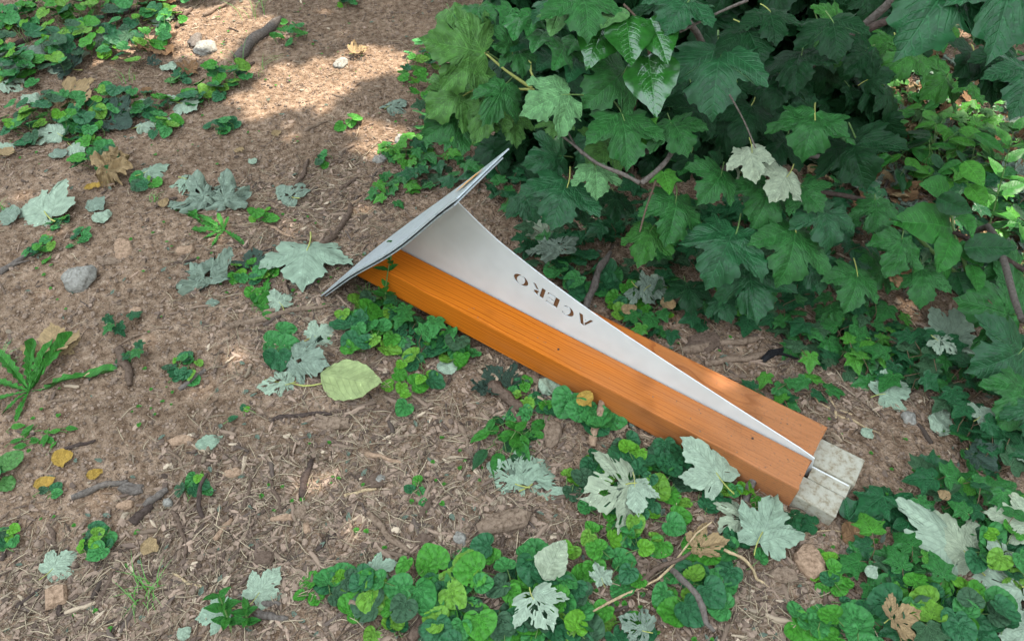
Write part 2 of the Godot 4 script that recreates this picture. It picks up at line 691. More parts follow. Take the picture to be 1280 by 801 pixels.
func make_leaf_kinds() -> void:
	var maple_half := [Vector2(0, 0), Vector2(0.07, -0.07), Vector2(0.19, -0.13), Vector2(0.30, -0.12), Vector2(0.43, -0.15), Vector2(0.43, -0.06), Vector2(0.52, -0.02), Vector2(0.47, 0.04), Vector2(0.41, 0.11),
		Vector2(0.51, 0.13), Vector2(0.53, 0.20), Vector2(0.62, 0.25), Vector2(0.60, 0.32), Vector2(0.70, 0.39), Vector2(0.66, 0.44), Vector2(0.71, 0.57), Vector2(0.60, 0.52), Vector2(0.53, 0.57), Vector2(0.47, 0.50), Vector2(0.38, 0.53), Vector2(0.27, 0.46),
		Vector2(0.28, 0.57), Vector2(0.37, 0.65), Vector2(0.29, 0.69), Vector2(0.30, 0.79), Vector2(0.19, 0.80), Vector2(0.16, 0.90), Vector2(0.08, 0.91), Vector2(0, 1.04)]
	var maple_veins := [[Vector2.ZERO, Vector2(0, 1.0)], [Vector2.ZERO, Vector2(0.66, 0.53)], [Vector2.ZERO, Vector2(-0.66, 0.53)], [Vector2.ZERO, Vector2(0.46, -0.10)], [Vector2.ZERO, Vector2(-0.46, -0.10)]]
	var ivy_half := [Vector2(0, 0), Vector2(0.10, -0.13), Vector2(0.24, -0.14), Vector2(0.43, -0.02), Vector2(0.36, 0.13), Vector2(0.40, 0.26), Vector2(0.56, 0.44), Vector2(0.36, 0.47), Vector2(0.24, 0.58), Vector2(0.16, 0.78), Vector2(0, 1.0)]
	var ivy_veins := [[Vector2.ZERO, Vector2(0, 0.95)], [Vector2.ZERO, Vector2(0.52, 0.42)], [Vector2.ZERO, Vector2(-0.52, 0.42)], [Vector2.ZERO, Vector2(0.40, -0.02)], [Vector2.ZERO, Vector2(-0.40, -0.02)]]
	var heart_half := [Vector2(0, 0.0), Vector2(0.07, -0.13), Vector2(0.24, -0.20), Vector2(0.42, -0.13), Vector2(0.53, 0.06), Vector2(0.54, 0.27), Vector2(0.46, 0.50), Vector2(0.31, 0.70), Vector2(0.14, 0.84), Vector2(0, 0.90)]
	var heart_veins := [[Vector2.ZERO, Vector2(0, 0.86)], [Vector2.ZERO, Vector2(0.32, 0.58)], [Vector2.ZERO, Vector2(-0.32, 0.58)], [Vector2.ZERO, Vector2(0.47, 0.22)], [Vector2.ZERO, Vector2(-0.47, 0.22)], [Vector2.ZERO, Vector2(0.36, -0.08)], [Vector2.ZERO, Vector2(-0.36, -0.08)]]
	var oval_half := [Vector2(0, 0), Vector2(0.10, 0.04), Vector2(0.21, 0.16), Vector2(0.27, 0.34), Vector2(0.25, 0.54), Vector2(0.17, 0.75), Vector2(0.07, 0.91), Vector2(0, 1.02)]
	var oval_veins := [[Vector2.ZERO, Vector2(0, 1.0)]]
	var gloss_half := [Vector2(0, 0), Vector2(0.14, 0.0), Vector2(0.32, 0.10), Vector2(0.41, 0.28), Vector2(0.36, 0.50), Vector2(0.22, 0.72), Vector2(0.09, 0.88), Vector2(0, 1.02)]
	var tooth_half := [Vector2(0, 0), Vector2(0.03, 0.03), Vector2(0.035, 0.14), Vector2(0.08, 0.15), Vector2(0.045, 0.25), Vector2(0.11, 0.27), Vector2(0.06, 0.37), Vector2(0.135, 0.40), Vector2(0.08, 0.49), Vector2(0.15, 0.53), Vector2(0.10, 0.62), Vector2(0.155, 0.68), Vector2(0.11, 0.77), Vector2(0.12, 0.86), Vector2(0.06, 0.95), Vector2(0, 1.0)]

	var maple_tex := leaf_textures(maple_veins, 0.42, 0.13, 95, 1)
	var dead_tex := leaf_textures(maple_veins, 0.42, -0.07, 8, 2, 2.0)
	var ivy_tex := leaf_textures(ivy_veins, 0.26, 0.34, 4, 3, 2.4, 0.16)
	var heart_tex := leaf_textures(heart_veins, 0.22, 0.14, 4, 4, 2.2, 0.22, 0.6)
	var oval_tex := leaf_textures(oval_veins, 0.30, 0.16, 4, 5, 2.4, 0.10, 0.8)

	# living maple: tones from bluish dark to young green; paler matt undersides
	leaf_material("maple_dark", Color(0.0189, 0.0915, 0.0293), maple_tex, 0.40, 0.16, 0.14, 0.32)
	leaf_material("maple_deep", Color(0.0100, 0.0469, 0.0139), maple_tex, 0.42, 0.12, 0.14, 0.24)  # darker copy: shade inside the bush put into the leaf colour
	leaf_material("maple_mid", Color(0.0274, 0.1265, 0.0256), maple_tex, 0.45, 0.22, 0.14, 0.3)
	leaf_material("maple_bright", Color(0.0390, 0.1559, 0.0213), maple_tex, 0.5, 0.40, 0.14, 0.3)
	leaf_material("maple_soft", Color(0.0768, 0.1944, 0.0371), maple_tex, 0.5, 0.26, 0.14, 0.3)
	leaf_material("maple_pale", Color(0.1245, 0.2765, 0.1021), maple_tex, 0.62, 0.22, 0.14, 0.3)
	leaf_material("maple_under", Color(0.0737, 0.1728, 0.0662), maple_tex, 0.68, 0.2, 0.11, 0.3)
	# fallen maple leaves
	leaf_material("fallen_silver", Color(0.3961, 0.4953, 0.3479), dead_tex, 0.72, 0.06, 0.12, 0.3)
	leaf_material("fallen_teal", Color(0.3366, 0.4470, 0.3088), dead_tex, 0.72, 0.06, 0.12, 0.3)
	leaf_material("fallen_ash", Color(0.2690, 0.3423, 0.2509), dead_tex, 0.8, 0.04, 0.18, 0.25)
	leaf_material("fallen_cream", Color(0.4082, 0.4666, 0.3089), dead_tex, 0.72, 0.08, 0.12, 0.3)
	leaf_material("fallen_top", Color(0.0374, 0.0748, 0.0471), dead_tex, 0.65, 0.05, 0.18, 0.35)
	leaf_material("fallen_tan", Color(0.4320, 0.2960, 0.1488), dead_tex, 0.8, 0.12, 0.14, 0.25)
	leaf_material("fallen_brown", Color(0.2880, 0.1600, 0.0781), dead_tex, 0.8, 0.1, 0.16, 0.25)
	leaf_material("fallen_gold", Color(0.5100, 0.3145, 0.0593), dead_tex, 0.7, 0.15, 0.12, 0.3)
	leaf_material("fallen_lime", Color(0.3680, 0.4400, 0.1786), dead_tex, 0.7, 0.15, 0.12, 0.3)
	# ground plants
	leaf_material("heart_dark", Color(0.0326, 0.1482, 0.0530), heart_tex, 0.5, 0.2, 0.31, 0.3)
	leaf_material("heart_mid", Color(0.0551, 0.2493, 0.0579), heart_tex, 0.5, 0.28, 0.31, 0.3)
	leaf_material("heart_bright", Color(0.0677, 0.2864, 0.0278), heart_tex, 0.5, 0.4, 0.24, 0.3)
	leaf_material("heart_lime", Color(0.1285, 0.3646, 0.0253), heart_tex, 0.5, 0.45, 0.18, 0.3)
	leaf_material("heart_yellow", Color(0.16, 0.36, 0.04), heart_tex, 0.5, 0.4, 0.25, 0.3)
	leaf_material("heart_dusty", Color(0.055, 0.125, 0.06), heart_tex, 0.6, 0.15, 0.3, 0.25)
	leaf_material("ivy_dusty", Color(0.05, 0.115, 0.05), ivy_tex, 0.55, 0.15, 0.3, 0.25)
	leaf_material("heart_under", Color(0.0893, 0.2344, 0.0547), heart_tex, 0.6, 0.25, 0.18, 0.3)
	leaf_material("ivy_dark", Color(0.0206, 0.1043, 0.0346), ivy_tex, 0.36, 0.16, 0.24, 0.3)
	leaf_material("ivy_mid", Color(0.0353, 0.1689, 0.0350), ivy_tex, 0.38, 0.22, 0.24, 0.3)
	leaf_material("ivy_bright", Color(0.0727, 0.2604, 0.0292), ivy_tex, 0.42, 0.35, 0.18, 0.3)
	leaf_material("ivy_under", Color(0.0893, 0.2148, 0.0587), ivy_tex, 0.6, 0.2, 0.18, 0.3)
	leaf_material("gloss_green", Color(0.0252, 0.1302, 0.0175), oval_tex, 0.22, 0.25, 0.08, 0.6)
	leaf_material("oval_mid", Color(0.0307, 0.1628, 0.0215), oval_tex, 0.48, 0.3, 0.11, 0.3)
	leaf_material("oval_dark", Color(0.0168, 0.0781, 0.0215), oval_tex, 0.48, 0.2, 0.11, 0.3)
	leaf_material("oval_bright", Color(0.0671, 0.2474, 0.0273), oval_tex, 0.48, 0.35, 0.11, 0.3)
	leaf_material("weed_leaf", Color(0.0419, 0.1953, 0.0215), oval_tex, 0.5, 0.3, 0.11, 0.3)

	var kinds := {
		"maple": [maple_half, false, -1, 0.0, maple_veins, Vector2(0, 0.22)],
		"ivy": [ivy_half, true, 0, 0.0, ivy_veins, Vector2(0, 0.20)],
		"heart": [heart_half, true, 12, 0.012, heart_veins, Vector2(0, 0.22)],
		"oval": [oval_half, true, 8, 0.008, oval_veins, Vector2(0, 0.40)],
		"gloss": [gloss_half, true, 0, 0.0, oval_veins, Vector2(0, 0.36)],
		"tooth": [tooth_half, false, 0, 0.0, oval_veins, Vector2(0, 0.5)],
	}
	var make := func(called: String, kind: String, n: int, how: Dictionary, spread: float) -> void:
		var list := []
		for k in n:
			var d: Array = kinds[kind]
			var ring := outline(d[0], d[1], d[2], d[3], rng.randf_range(-0.1, 0.1), k + called.length() * 10)
			var h := how.duplicate()
			for key in ["fold", "cup", "droop", "wave", "curl", "bend"]:
				if h.has(key):
					h[key] = h[key] * rng.randf_range(1.0 - spread, 1.0 + spread)
			if h.has("curl") and k % 2 == 1:
				h.curl = h.curl * 0.4
				h.bend = h.get("bend", 0.0) * 1.3
			list.append(leaf_mesh(ring, d[4], d[5], h, k * 3 + 1 + called.length()))
		leaf_sets[called] = list
	make.call("maple", "maple", 12, {"holes": 0.66, "curl": -0.55, "bend": -0.55, "fold": 0.22, "droop": 0.14, "cup": -0.05, "wave": 0.13, "stalk": 0.5, "stalk_dip": 0.25}, 0.5)
	make.call("fallen", "maple", 8, {"fold": 0.12, "wave": 0.12, "curl": 1.0, "bend": 0.6, "holes": 0.62, "stalk": 0.45, "stalk_dip": 0.02}, 0.6)
	make.call("torn", "maple", 6, {"fold": 0.22, "wave": 0.15, "curl": 1.1, "bend": 0.8, "holes": 0.30, "stalk": 0.3, "stalk_dip": 0.02}, 0.5)
	make.call("shrivelled", "maple", 6, {"fold": 0.30, "wave": 0.40, "curl": 1.5, "bend": 0.8, "holes": 0.45}, 0.4)
	make.call("ivy", "ivy", 8, {"holes": 0.62, "fold": 0.25, "droop": 0.10, "cup": -0.10, "wave": 0.08}, 0.5)
	make.call("heart", "heart", 10, {"holes": 0.60, "fold": 0.24, "cup": 0.22, "droop": 0.12, "wave": 0.10}, 0.6)
	make.call("oval", "oval", 6, {"fold": 0.35, "droop": 0.18, "wave": 0.08}, 0.5)
	make.call("gloss", "gloss", 4, {"fold": 0.30, "droop": 0.14, "wave": 0.10}, 0.4)
	make.call("tooth", "tooth", 5, {"fold": 0.3, "droop": 0.22, "wave": 0.16}, 0.5)
	make.call("scrap", "oval", 5, {"fold": 0.3, "wave": 0.3, "curl": 1.6, "bend": 0.5}, 0.5)


func frame(base: Vector3, tip: Vector3, face: Vector3, width := 1.0) -> Transform3D:
	var z := tip - base
	var length := z.length()
	z /= length
	var y := (face - z * face.dot(z)).normalized()
	var x := y.cross(z)
	return Transform3D(Basis(x * length * width, y * length, z * length), base)


func pick(called: String) -> ArrayMesh:
	var list: Array = leaf_sets[called]
	return list[rng.randi() % list.size()]


func jitter(v: Vector3, by: float) -> Vector3:
	return v + Vector3(rng.randf_range(-by, by), rng.randf_range(-by, by), rng.randf_range(-by, by))

# ---------------------------------------------------------------- the woodland floor

func grid_lines(lo: float, hi: float, step: float, reach: float) -> PackedFloat32Array:
	var inner := PackedFloat32Array()
	var n := int((hi - lo) / step)
	for k in n + 1:
		inner.append(lerpf(lo, hi, float(k) / n))
	var out := PackedFloat32Array()
	var gap := step
	var p := lo
	var before := PackedFloat32Array()
	while p > lo - reach:
		gap *= 1.35
		p -= gap
		before.append(p)
	before.reverse()
	out.append_array(before)
	out.append_array(inner)
	gap = step
	p = hi
	while p < hi + reach:
		gap *= 1.35
		p += gap
		out.append(p)
	return out


func make_ground() -> void:
	var xs := grid_lines(-2.6, 2.8, 0.0095, 150.0)
	var zs := grid_lines(-4.4, -0.5, 0.0085, 150.0)
	var s := Shape.new()
	var w := xs.size()
	for z in zs:
		for x in xs:
			s.v.append(Vector3(x, soil_surface(x, z), z))
			var t := 0.86 + 0.30 * patch_noise.get_noise_2d(x, z) + 0.10 * clod_noise.get_noise_2d(x * 0.4, z * 0.4)
			s.c.append(Color(t, t * 0.99, t * 0.975))
	for j in zs.size() - 1:
		for i in w - 1:
			var a := j * w + i
			s.tri(a, a + 1, a + w)
			s.tri(a + 1, a + w + 1, a + w)
	s.smooth()
	if s.n[0].y < 0.0:
		for k in s.n.size():
			s.n[k] = -s.n[k]
		var turned := PackedInt32Array()
		turned.resize(s.i.size())
		for k in range(0, s.i.size(), 3):
			turned[k] = s.i[k]
			turned[k + 1] = s.i[k + 2]
			turned[k + 2] = s.i[k + 1]
		s.i = turned
	var o := put("ground", s.mesh(), mats.soil)
	tag(o, "bare brown woodland soil scattered with wood crumbs", "", "", "structure")


# the tall maple whose crown shades the place; sun comes through a few gaps in it
func make_canopy() -> void:
	var gaps := [
		[[-1.382, -3.378, 0.181, 0.206], 0.0], [[-0.853, -2.841, 0.149, 0.139], 0.0], [[-0.587, -3.094, 0.116, 0.056], 0.0], [[-0.436, -2.53, 0.054, 0.038], 0.0],
		[[1.523, -2.854, 0.136, 0.14], 0.0], [[1.702, -2.73, 0.095, 0.096], 0.0], [[1.534, -3.308, 0.143, 0.092], 0.0], [[1.869, -3.347, 0.122, 0.078], 0.0], [[1.816, -2.613, 0.08, 0.114], 0.0], [[1.506, -1.769, 0.039, 0.051], 0.0], [[1.368, -1.902, 0.026, 0.032], 0.0], [[1.255, -3.195, 0.084, 0.073], 0.0],
	]
	var t := thing("maple_tree", "tall broad maple whose crown shades the clearing", "tree", Vector3(3.4, 0, -8.2))
	var s := Shape.new()
	var p := PackedVector3Array([Vector3(0, -0.3, 0), Vector3(0.02, 0.4, 0), Vector3(0.05, 1.6, 0.05), Vector3(-0.05, 3.2, 0.3), Vector3(-0.3, 4.2, 0.9), Vector3(-0.8, 5.2, 1.7)])
	s.tube(p, PackedFloat32Array([0.36, 0.26, 0.22, 0.19, 0.14, 0.05]), 14, 0.06)
	s.smooth()
	put("trunk", s.mesh(), mats.bark_grey, t)
	for k in 5:
		var b := Shape.new()
		var a := -1.9 + 0.55 * k
		var from := Vector3(-0.1 - 0.03 * k, 2.6 + 0.35 * k, 0.3 + 0.12 * k)
		var to := Vector3(-1.1 + 3.0 * cos(a), 4.9 + 0.12 * k, 2.9 + 3.0 * sin(a))
		b.tube(PackedVector3Array([from, from.lerp(to, 0.35) + Vector3(0, 0.25, 0), from.lerp(to, 0.7) + Vector3(0, 0.3, 0), to]), PackedFloat32Array([0.09, 0.065, 0.04, 0.012]), 7, 0.05)
		b.smooth()
		put("limb", b.mesh(), mats.bark_grey, t)
	var one := Shape.new()
	for v in [Vector3(0, 0, 0), Vector3(0.5, 0.06, 0.2), Vector3(0.62, -0.06, 0.55), Vector3(0.25, 0.05, 0.6), Vector3(0, -0.08, 1.0), Vector3(-0.25, 0.05, 0.6), Vector3(-0.62, -0.06, 0.55), Vector3(-0.5, 0.06, 0.2)]:
		one.v.append(v)
	for k in range(1, 7):
		one.tri(0, k, k + 1)
	one.smooth()
	var spots := []
	var rise := SUN_DIR / SUN_DIR.y
	for k in 19000:
		var r := 4.3 * sqrt(rng.randf())
		var a := rng.randf() * TAU
		var shade := Vector3(0.2 + r * cos(a) * 1.05, 0, -2.3 + r * sin(a))
		var high := 4.7 + rng.randf() * 1.0 - 0.02 * r * r
		var open := false
		for g in gaps:
			var e: Array = g[0]
			var q := Vector2((shade.x - e[0]) / (e[2] + 0.15), (shade.z - e[1]) / (e[3] + 0.14))
			if q.length() < 1.0 + 0.4 * wrinkle.get_noise_2d(shade.x * 9.0, shade.z * 9.0):
				open = true
		if open:
			continue
		var at := shade + rise * high
		var turn := Basis.from_euler(Vector3(rng.randf_range(-0.7, 0.5), rng.randf() * TAU, rng.randf_range(-0.5, 0.5)))
		spots.append(Transform3D(turn.scaled(Vector3.ONE * rng.randf_range(0.13, 0.21)), at - t.position))
	var leaf := one.mesh()
	scatter("crown", leaf, mats.maple_mid, spots, [], t)
	make_woodland(leaf)


# the edge of the wood that closes in the clearing on all sides
func make_woodland(leaf: Mesh) -> void:
	var spots := []
	for k in 12000:
		var a := rng.randf() * TAU
		var r := 6.0 + 3.0 * rng.randf()
		var high := 5.5 * pow(rng.randf(), 1.2) * (0.75 + 0.35 * sin(a * 7.0) * sin(a * 3.0 + 1.0))
		var at := Vector3(r * cos(a), high, -1.8 + r * sin(a))
		var turn := Basis.from_euler(Vector3(rng.randf_range(-0.6, 0.9), rng.randf() * TAU, rng.randf_range(-0.6, 0.6)))
		spots.append(Transform3D(turn.scaled(Vector3.ONE * rng.randf_range(0.25, 0.45)), at))
	scatter("woodland", leaf, mats.maple_mid, spots, [])


func scatter(called: String, mesh: Mesh, material: Material, spots: Array, colors: Array, parent: Node3D = self) -> MultiMeshInstance3D:
	var mm := MultiMesh.new()
	mm.transform_format = MultiMesh.TRANSFORM_3D
	mm.use_colors = colors.size() > 0
	mm.mesh = mesh
	mm.instance_count = spots.size()
	for k in spots.size():
		mm.set_instance_transform(k, spots[k])
		if colors.size():
			mm.set_instance_color(k, colors[k])
	var o := MultiMeshInstance3D.new()
	o.name = numbered(called, parent)
	o.multimesh = mm
	o.material_override = material
	o.set_meta("kind", "stuff")
	parent.add_child(o, true)
	return o


# ---------------------------------------------------------------- the fallen post

const TT := 0.811       # the lectern plate leans by this much per unit of rise
const LONG := 1.257
const POST_X := Vector3(0.83478527, -0.05649723, 0.54766926)
const POST_Y := Vector3(0.03621168, 0.99820136, 0.04777818)
const POST_Z := Vector3(-0.54938354, -0.0200525, 0.83532965)
const POST_O := Vector3(-0.34772614, 0.15486641, -1.7065537)


func beam_mesh(z0: float, z1: float, thick: float) -> ArrayMesh:
	var ch := 0.0045
	var sgn := signf(z1 - z0)
	var prof := [Vector2(z0, -thick), Vector2(z0, -ch * 0.5), Vector2(z0 + sgn * ch * 0.5, 0), Vector2(z1 - sgn * ch, 0), Vector2(z1 - sgn * ch * 0.3, -ch * 0.3), Vector2(z1, -ch), Vector2(z1, -thick + ch), Vector2(z1 - sgn * ch, -thick)]
	var st := SurfaceTool.new()
	st.begin(Mesh.PRIMITIVE_TRIANGLES)
	st.set_smooth_group(-1)
	var runs := [0.0, 0.0, 0.005, 0.47, 0.49, 0.505, 0.93, 0.99]
	var cuts := 24
	var n := prof.size()
	var at := func(k: int, c: int) -> Vector3:
		var q: Vector2 = prof[k % n]
		var a := TT * q.y + 0.004
		var b := LONG - (0.003 if q.y > -0.001 else 0.0)
		var x := lerpf(a, b, float(c) / cuts)
		# a slight wear along the edges
		var wear := 0.0006 * wrinkle.get_noise_2d(x * 40.0, k * 9.0)
		return Vector3(x, q.y + wear, q.x + wear)
	for k in n:
		for c in cuts:
			var quad := [[k, c], [k + 1, c], [k + 1, c + 1], [k, c + 1]]
			var order := [0, 1, 2, 0, 2, 3] if sgn < 0 else [0, 2, 1, 0, 3, 2]
			for o in order:
				var e: Array = quad[o]
				var vv: float = runs[e[0]] if e[0] < n else 1.0
				st.set_uv(Vector2(float(e[1]) / cuts * 0.995, vv))
				st.add_vertex(at.call(e[0], e[1]))
	for e in [0, cuts]:
		for k in range(1, n - 1):
			var order := [0, k, k + 1] if (e == 0) != (sgn < 0) else [0, k + 1, k]
			for o in order:
				var p: Vector3 = at.call(o, e)
				st.set_uv(Vector2(0.99 if e else 0.01, p.z * 8.0 + p.y))
				st.add_vertex(p)
	st.generate_normals()
	return st.commit()


# a sheet of the lectern plate lying between two offsets from its plane, a little warped
func plate_sheet(lo: float, hi: float, rise0: float, rise1: float, c0: float, c1: float) -> ArrayMesh:
	var s := Shape.new()
	var nu := 20
	var nv := 8
	var q := Vector3(1, -TT, 0).normalized()
	var point := func(u: float, v: float, off: float) -> Vector3:
		var r := lerpf(rise0, rise1, u)
		var c := lerpf(c0, c1, v)
		var warp := v * v * (0.001 + 0.012 * pow(sin(PI * clampf((u - 0.2) / 0.8, 0.0, 1.0)), 2.0)) + 0.006 * u * u * v - 0.002 * sin(u * 6.0) * (1.0 - v)
		return Vector3(TT * r, r, c) + q * (off + warp)
	var side := func(off: float, flip: bool) -> void:
		var first := s.v.size()
		for a in nu + 1:
			for b in nv + 1:
				s.v.append(point.call(float(a) / nu, float(b) / nv, off))
		for a in nu:
			for b in nv:
				var k := first + a * (nv + 1) + b
				if flip:
					s.tri(k, k + nv + 1, k + 1)
					s.tri(k + 1, k + nv + 1, k + nv + 2)
				else:
					s.tri(k, k + 1, k + nv + 1)
					s.tri(k + 1, k + nv + 2, k + nv + 1)
	side.call(lo, false)
	side.call(hi, true)
	var rim := func(pts: Array, flip: bool) -> void:
		var first := s.v.size()
		for e in pts:
			s.v.append(point.call(e.x, e.y, lo))
			s.v.append(point.call(e.x, e.y, hi))
		for k in pts.size() - 1:
			var a := first + k * 2
			if flip:
				s.tri(a, a + 2, a + 1)
				s.tri(a + 1, a + 2, a + 3)
			else:
				s.tri(a, a + 1, a + 2)
				s.tri(a + 1, a + 3, a + 2)
	for e in [0, 1]:
		var u_edge := []
		var v_edge := []
		for k in nu + 1:
			u_edge.append(Vector2(float(k) / nu, e))
		for k in nv + 1:
			v_edge.append(Vector2(e, float(k) / nv))
		rim.call(u_edge, e == 0)
		rim.call(v_edge, e == 1)
	s.smooth()
	return s.mesh()


func arc(c: Vector2, r: Vector2, from: float, to: float, n := 16) -> PackedVector2Array:
	var out := PackedVector2Array()
	for k in n + 1:
		var a := deg_to_rad(lerpf(from, to, float(k) / n))
		out.append(c + Vector2(cos(a), sin(a)) * r)
	return out


func crescent(c: Vector2, r_out: Vector2, c_in: Vector2, r_in: Vector2, from: float, to: float) -> PackedVector2Array:
	var out := arc(c, r_out, from, to)
	var back := arc(c_in, r_in, from, to)
	back.reverse()
	out.append_array(back)
	return out


# the strokes of each letter, in a box one unit wide and high, cut as a stencil with bridges
func letter_strokes(ch: String) -> Array:
	var h := Vector2(0.5, 0.5)
	match ch:
		"A":
			return [PackedVector2Array([Vector2(0.46, 1.0), Vector2(0.64, 1.0), Vector2(1.04, 0.0), Vector2(0.74, 0.0), Vector2(0.43, 0.84)]), PackedVector2Array([Vector2(-0.06, 0.0), Vector2(0.14, 0.0), Vector2(0.44, 0.70), Vector2(0.37, 0.94)]), PackedVector2Array([Vector2(0.30, 0.30), Vector2(0.56, 0.30), Vector2(0.53, 0.38), Vector2(0.33, 0.38)])]
		"C":
			return [crescent(h, Vector2(0.5, 0.5), Vector2(0.57, 0.5), Vector2(0.29, 0.385), 42, 318)]
		"E":
			return [PackedVector2Array([Vector2(0.06, 0.0), Vector2(0.37, 0.0), Vector2(0.37, 1.0), Vector2(0.06, 1.0)]), PackedVector2Array([Vector2(0.40, 0.87), Vector2(0.82, 0.87), Vector2(0.90, 0.76), Vector2(0.92, 1.0), Vector2(0.40, 1.0)]), PackedVector2Array([Vector2(0.40, 0.44), Vector2(0.80, 0.44), Vector2(0.80, 0.57), Vector2(0.40, 0.57)]), PackedVector2Array([Vector2(0.40, 0.0), Vector2(0.98, 0.0), Vector2(0.98, 0.28), Vector2(0.86, 0.13), Vector2(0.40, 0.13)])]
		"R":
			return [PackedVector2Array([Vector2(0.04, 0.0), Vector2(0.33, 0.0), Vector2(0.33, 1.0), Vector2(0.04, 1.0)]), crescent(Vector2(0.42, 0.75), Vector2(0.40, 0.26), Vector2(0.40, 0.75), Vector2(0.11, 0.145), -84, 88), PackedVector2Array([Vector2(0.42, 0.47), Vector2(0.66, 0.50), Vector2(1.10, 0.0), Vector2(0.80, 0.0)])]
		"O":
			return [crescent(h, Vector2(0.54, 0.5), h, Vector2(0.28, 0.385), 100, 264), crescent(h, Vector2(0.54, 0.5), h, Vector2(0.28, 0.385), -80, 84)]
	return []


func make_post() -> void:
	var t := thing("signpost", "fallen orange timber post with a pale steel fin cut with ACERO", "signpost")
	t.transform = post_at
	put("timber_beam", beam_mesh(0.0055, 0.098, 0.090), mats.timber_front, t)
	put("timber_beam", beam_mesh(-0.0055, -0.107, 0.087), mats.timber_rear, t)

	# the steel fin, an extruded outline with the letters cut through
	var fin := CSGPolygon3D.new()
	fin.name = "steel_fin"
	fin.depth = 0.0032
	var edge := [Vector2(0.232, 0.277), Vector2(0.262, 0.2595), Vector2(0.295, 0.241), Vector2(0.328, 0.2235), Vector2(0.36, 0.2085), Vector2(0.40, 0.1935), Vector2(0.436, 0.181), Vector2(0.496, 0.161), Vector2(0.556, 0.1435), Vector2(0.618, 0.1265), Vector2(0.68, 0.1115), Vector2(0.744, 0.098), Vector2(0.884, 0.0715), Vector2(1.021, 0.0465), Vector2(1.221, 0.0125), Vector2(1.259, 0.003), Vector2(1.264, -0.0295), Vector2(1.352, -0.0308), Vector2(1.352, -0.06), Vector2(1.263, -0.07), Vector2(-0.052, -0.07)]
	fin.polygon = PackedVector2Array(edge)
	fin.position = Vector3(0, 0, 0.0016)
	fin.material = mats.painted_steel
	var spots := {"A": Vector3(0.6555, 0.0905, 0.040), "C": Vector3(0.6045, 0.0955, 0.038), "E": Vector3(0.5605, 0.1075, 0.040), "R": Vector3(0.5170, 0.1165, 0.040), "O": Vector3(0.4640, 0.1235, 0.042)}
	var along := Vector2(-0.985, 0.172)
	var up := Vector2(-0.172, -0.985)
	for ch in spots:
		var sp: Vector3 = spots[ch]
		for stroke in letter_strokes(ch):
			var cut := CSGPolygon3D.new()
			cut.name = "cut_letter"
			cut.operation = CSGShape3D.OPERATION_SUBTRACTION
			cut.depth = 0.03
			cut.position = Vector3(0, 0, 0.011)
			var pts := PackedVector2Array()
			for p in stroke:
				pts.append(Vector2(sp.x, sp.y) + along * p.x * sp.z + up * p.y * 0.0375)
			cut.polygon = pts
			cut.material = mats.painted_steel
			fin.add_child(cut, true)
	t.add_child(fin, true)

	# an added brown board close behind the cut letters, to darken them
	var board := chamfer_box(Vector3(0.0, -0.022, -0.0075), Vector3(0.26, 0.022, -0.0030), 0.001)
	put("added_letter_backing", board, mats.added_letter_backing, t, Transform3D(Basis(Vector3(0, 0, 1), -0.1735), Vector3(0.410, 0.110, 0)))

	# the lectern plate at its head: a face sheet and a backing sheet with a gap between
	var plate := put("lectern_plate", plate_sheet(-0.012, -0.0085, -0.161, 0.463, -0.030, 0.178), mats.zinc_plate, t)
	put("backing_sheet", plate_sheet(-0.004, -0.0005, -0.155, 0.440, -0.026, 0.172), mats.zinc_plate, plate)
	var q := Vector3(1, -TT, 0).normalized()
	# a rusty patch on the plate's face, and old sealant where fin and plate meet
	var spot := Shape.new()
	var mid := Vector3(TT * 0.405, 0.405, 0.06)
	var along_rise := Vector3(TT, 1, 0).normalized()
	spot.v.append(mid - q * 0.0075)
	for k in 18:
		var a := TAU * k / 18.0
		var r := 1.0 + 0.25 * sin(k * 2.7)
		spot.v.append(mid - q * 0.0068 + along_rise * cos(a) * 0.030 * r + Vector3(0, 0, 1) * sin(a) * 0.042 * r)
	for k in 18:
		spot.tri(0, 1 + k, 1 + (k + 1) % 18)
	spot.smooth()
	var rusty := put("rust_patch", spot.mesh(), mats.rust, plate)
	rusty.position = -q * 0.0052
	var bead := Shape.new()
	var line := PackedVector3Array()
	var radii := PackedFloat32Array()
	for k in 9:
		var r := lerpf(0.012, 0.062, k / 8.0)
		line.append(Vector3(TT * r + 0.006, r, 0.009) + Vector3(0.0015, 0, 0) * sin(k * 2.3))
		radii.append(0.004 + 0.0016 * sin(k * 3.1) + (0.003 if k == 8 else 0.0))
	bead.tube(line, radii, 8, 0.15)
	bead.smooth()
	put("sealant_bead", bead.mesh(), mats.sealant, t)

	# the foot that stood in the ground: two slabs either side of the fin, and a strip
	put("foot_slab", chamfer_box(Vector3(1.15, -0.085, 0.0335), Vector3(1.352, -0.033, 0.0935), 0.002, 0.0008, 3), mats.weathered_foot, t)
	put("foot_slab", chamfer_box(Vector3(1.15, -0.082, -0.0845), Vector3(1.362, -0.024, -0.0055), 0.002, 0.0008, 5), mats.weathered_foot, t)
	put("foot_strip", chamfer_box(Vector3(1.265, -0.084, -0.0045), Vector3(1.356, -0.0315, 0.0332), 0.0008, 0.0003, 9), mats.weathered_foot, t)
	# crumbs that have gathered on the timber, more of them towards the foot
	var dust := []
	for k in 130:
		var x := LONG * (1.0 - 0.75 * pow(rng.randf(), 1.7))
		var z := rng.randf_range(-0.104, 0.095)
		if absf(z) < 0.008:
			continue
		var r := 0.0006 + 0.0011 * pow(rng.randf(), 3.0)
		dust.append(Transform3D(Basis.from_euler(Vector3(rng.randf(), rng.randf() * TAU, 0)).scaled(Vector3(r * 1.6, r, r)), Vector3(x - 0.004, r * 0.3, z)))
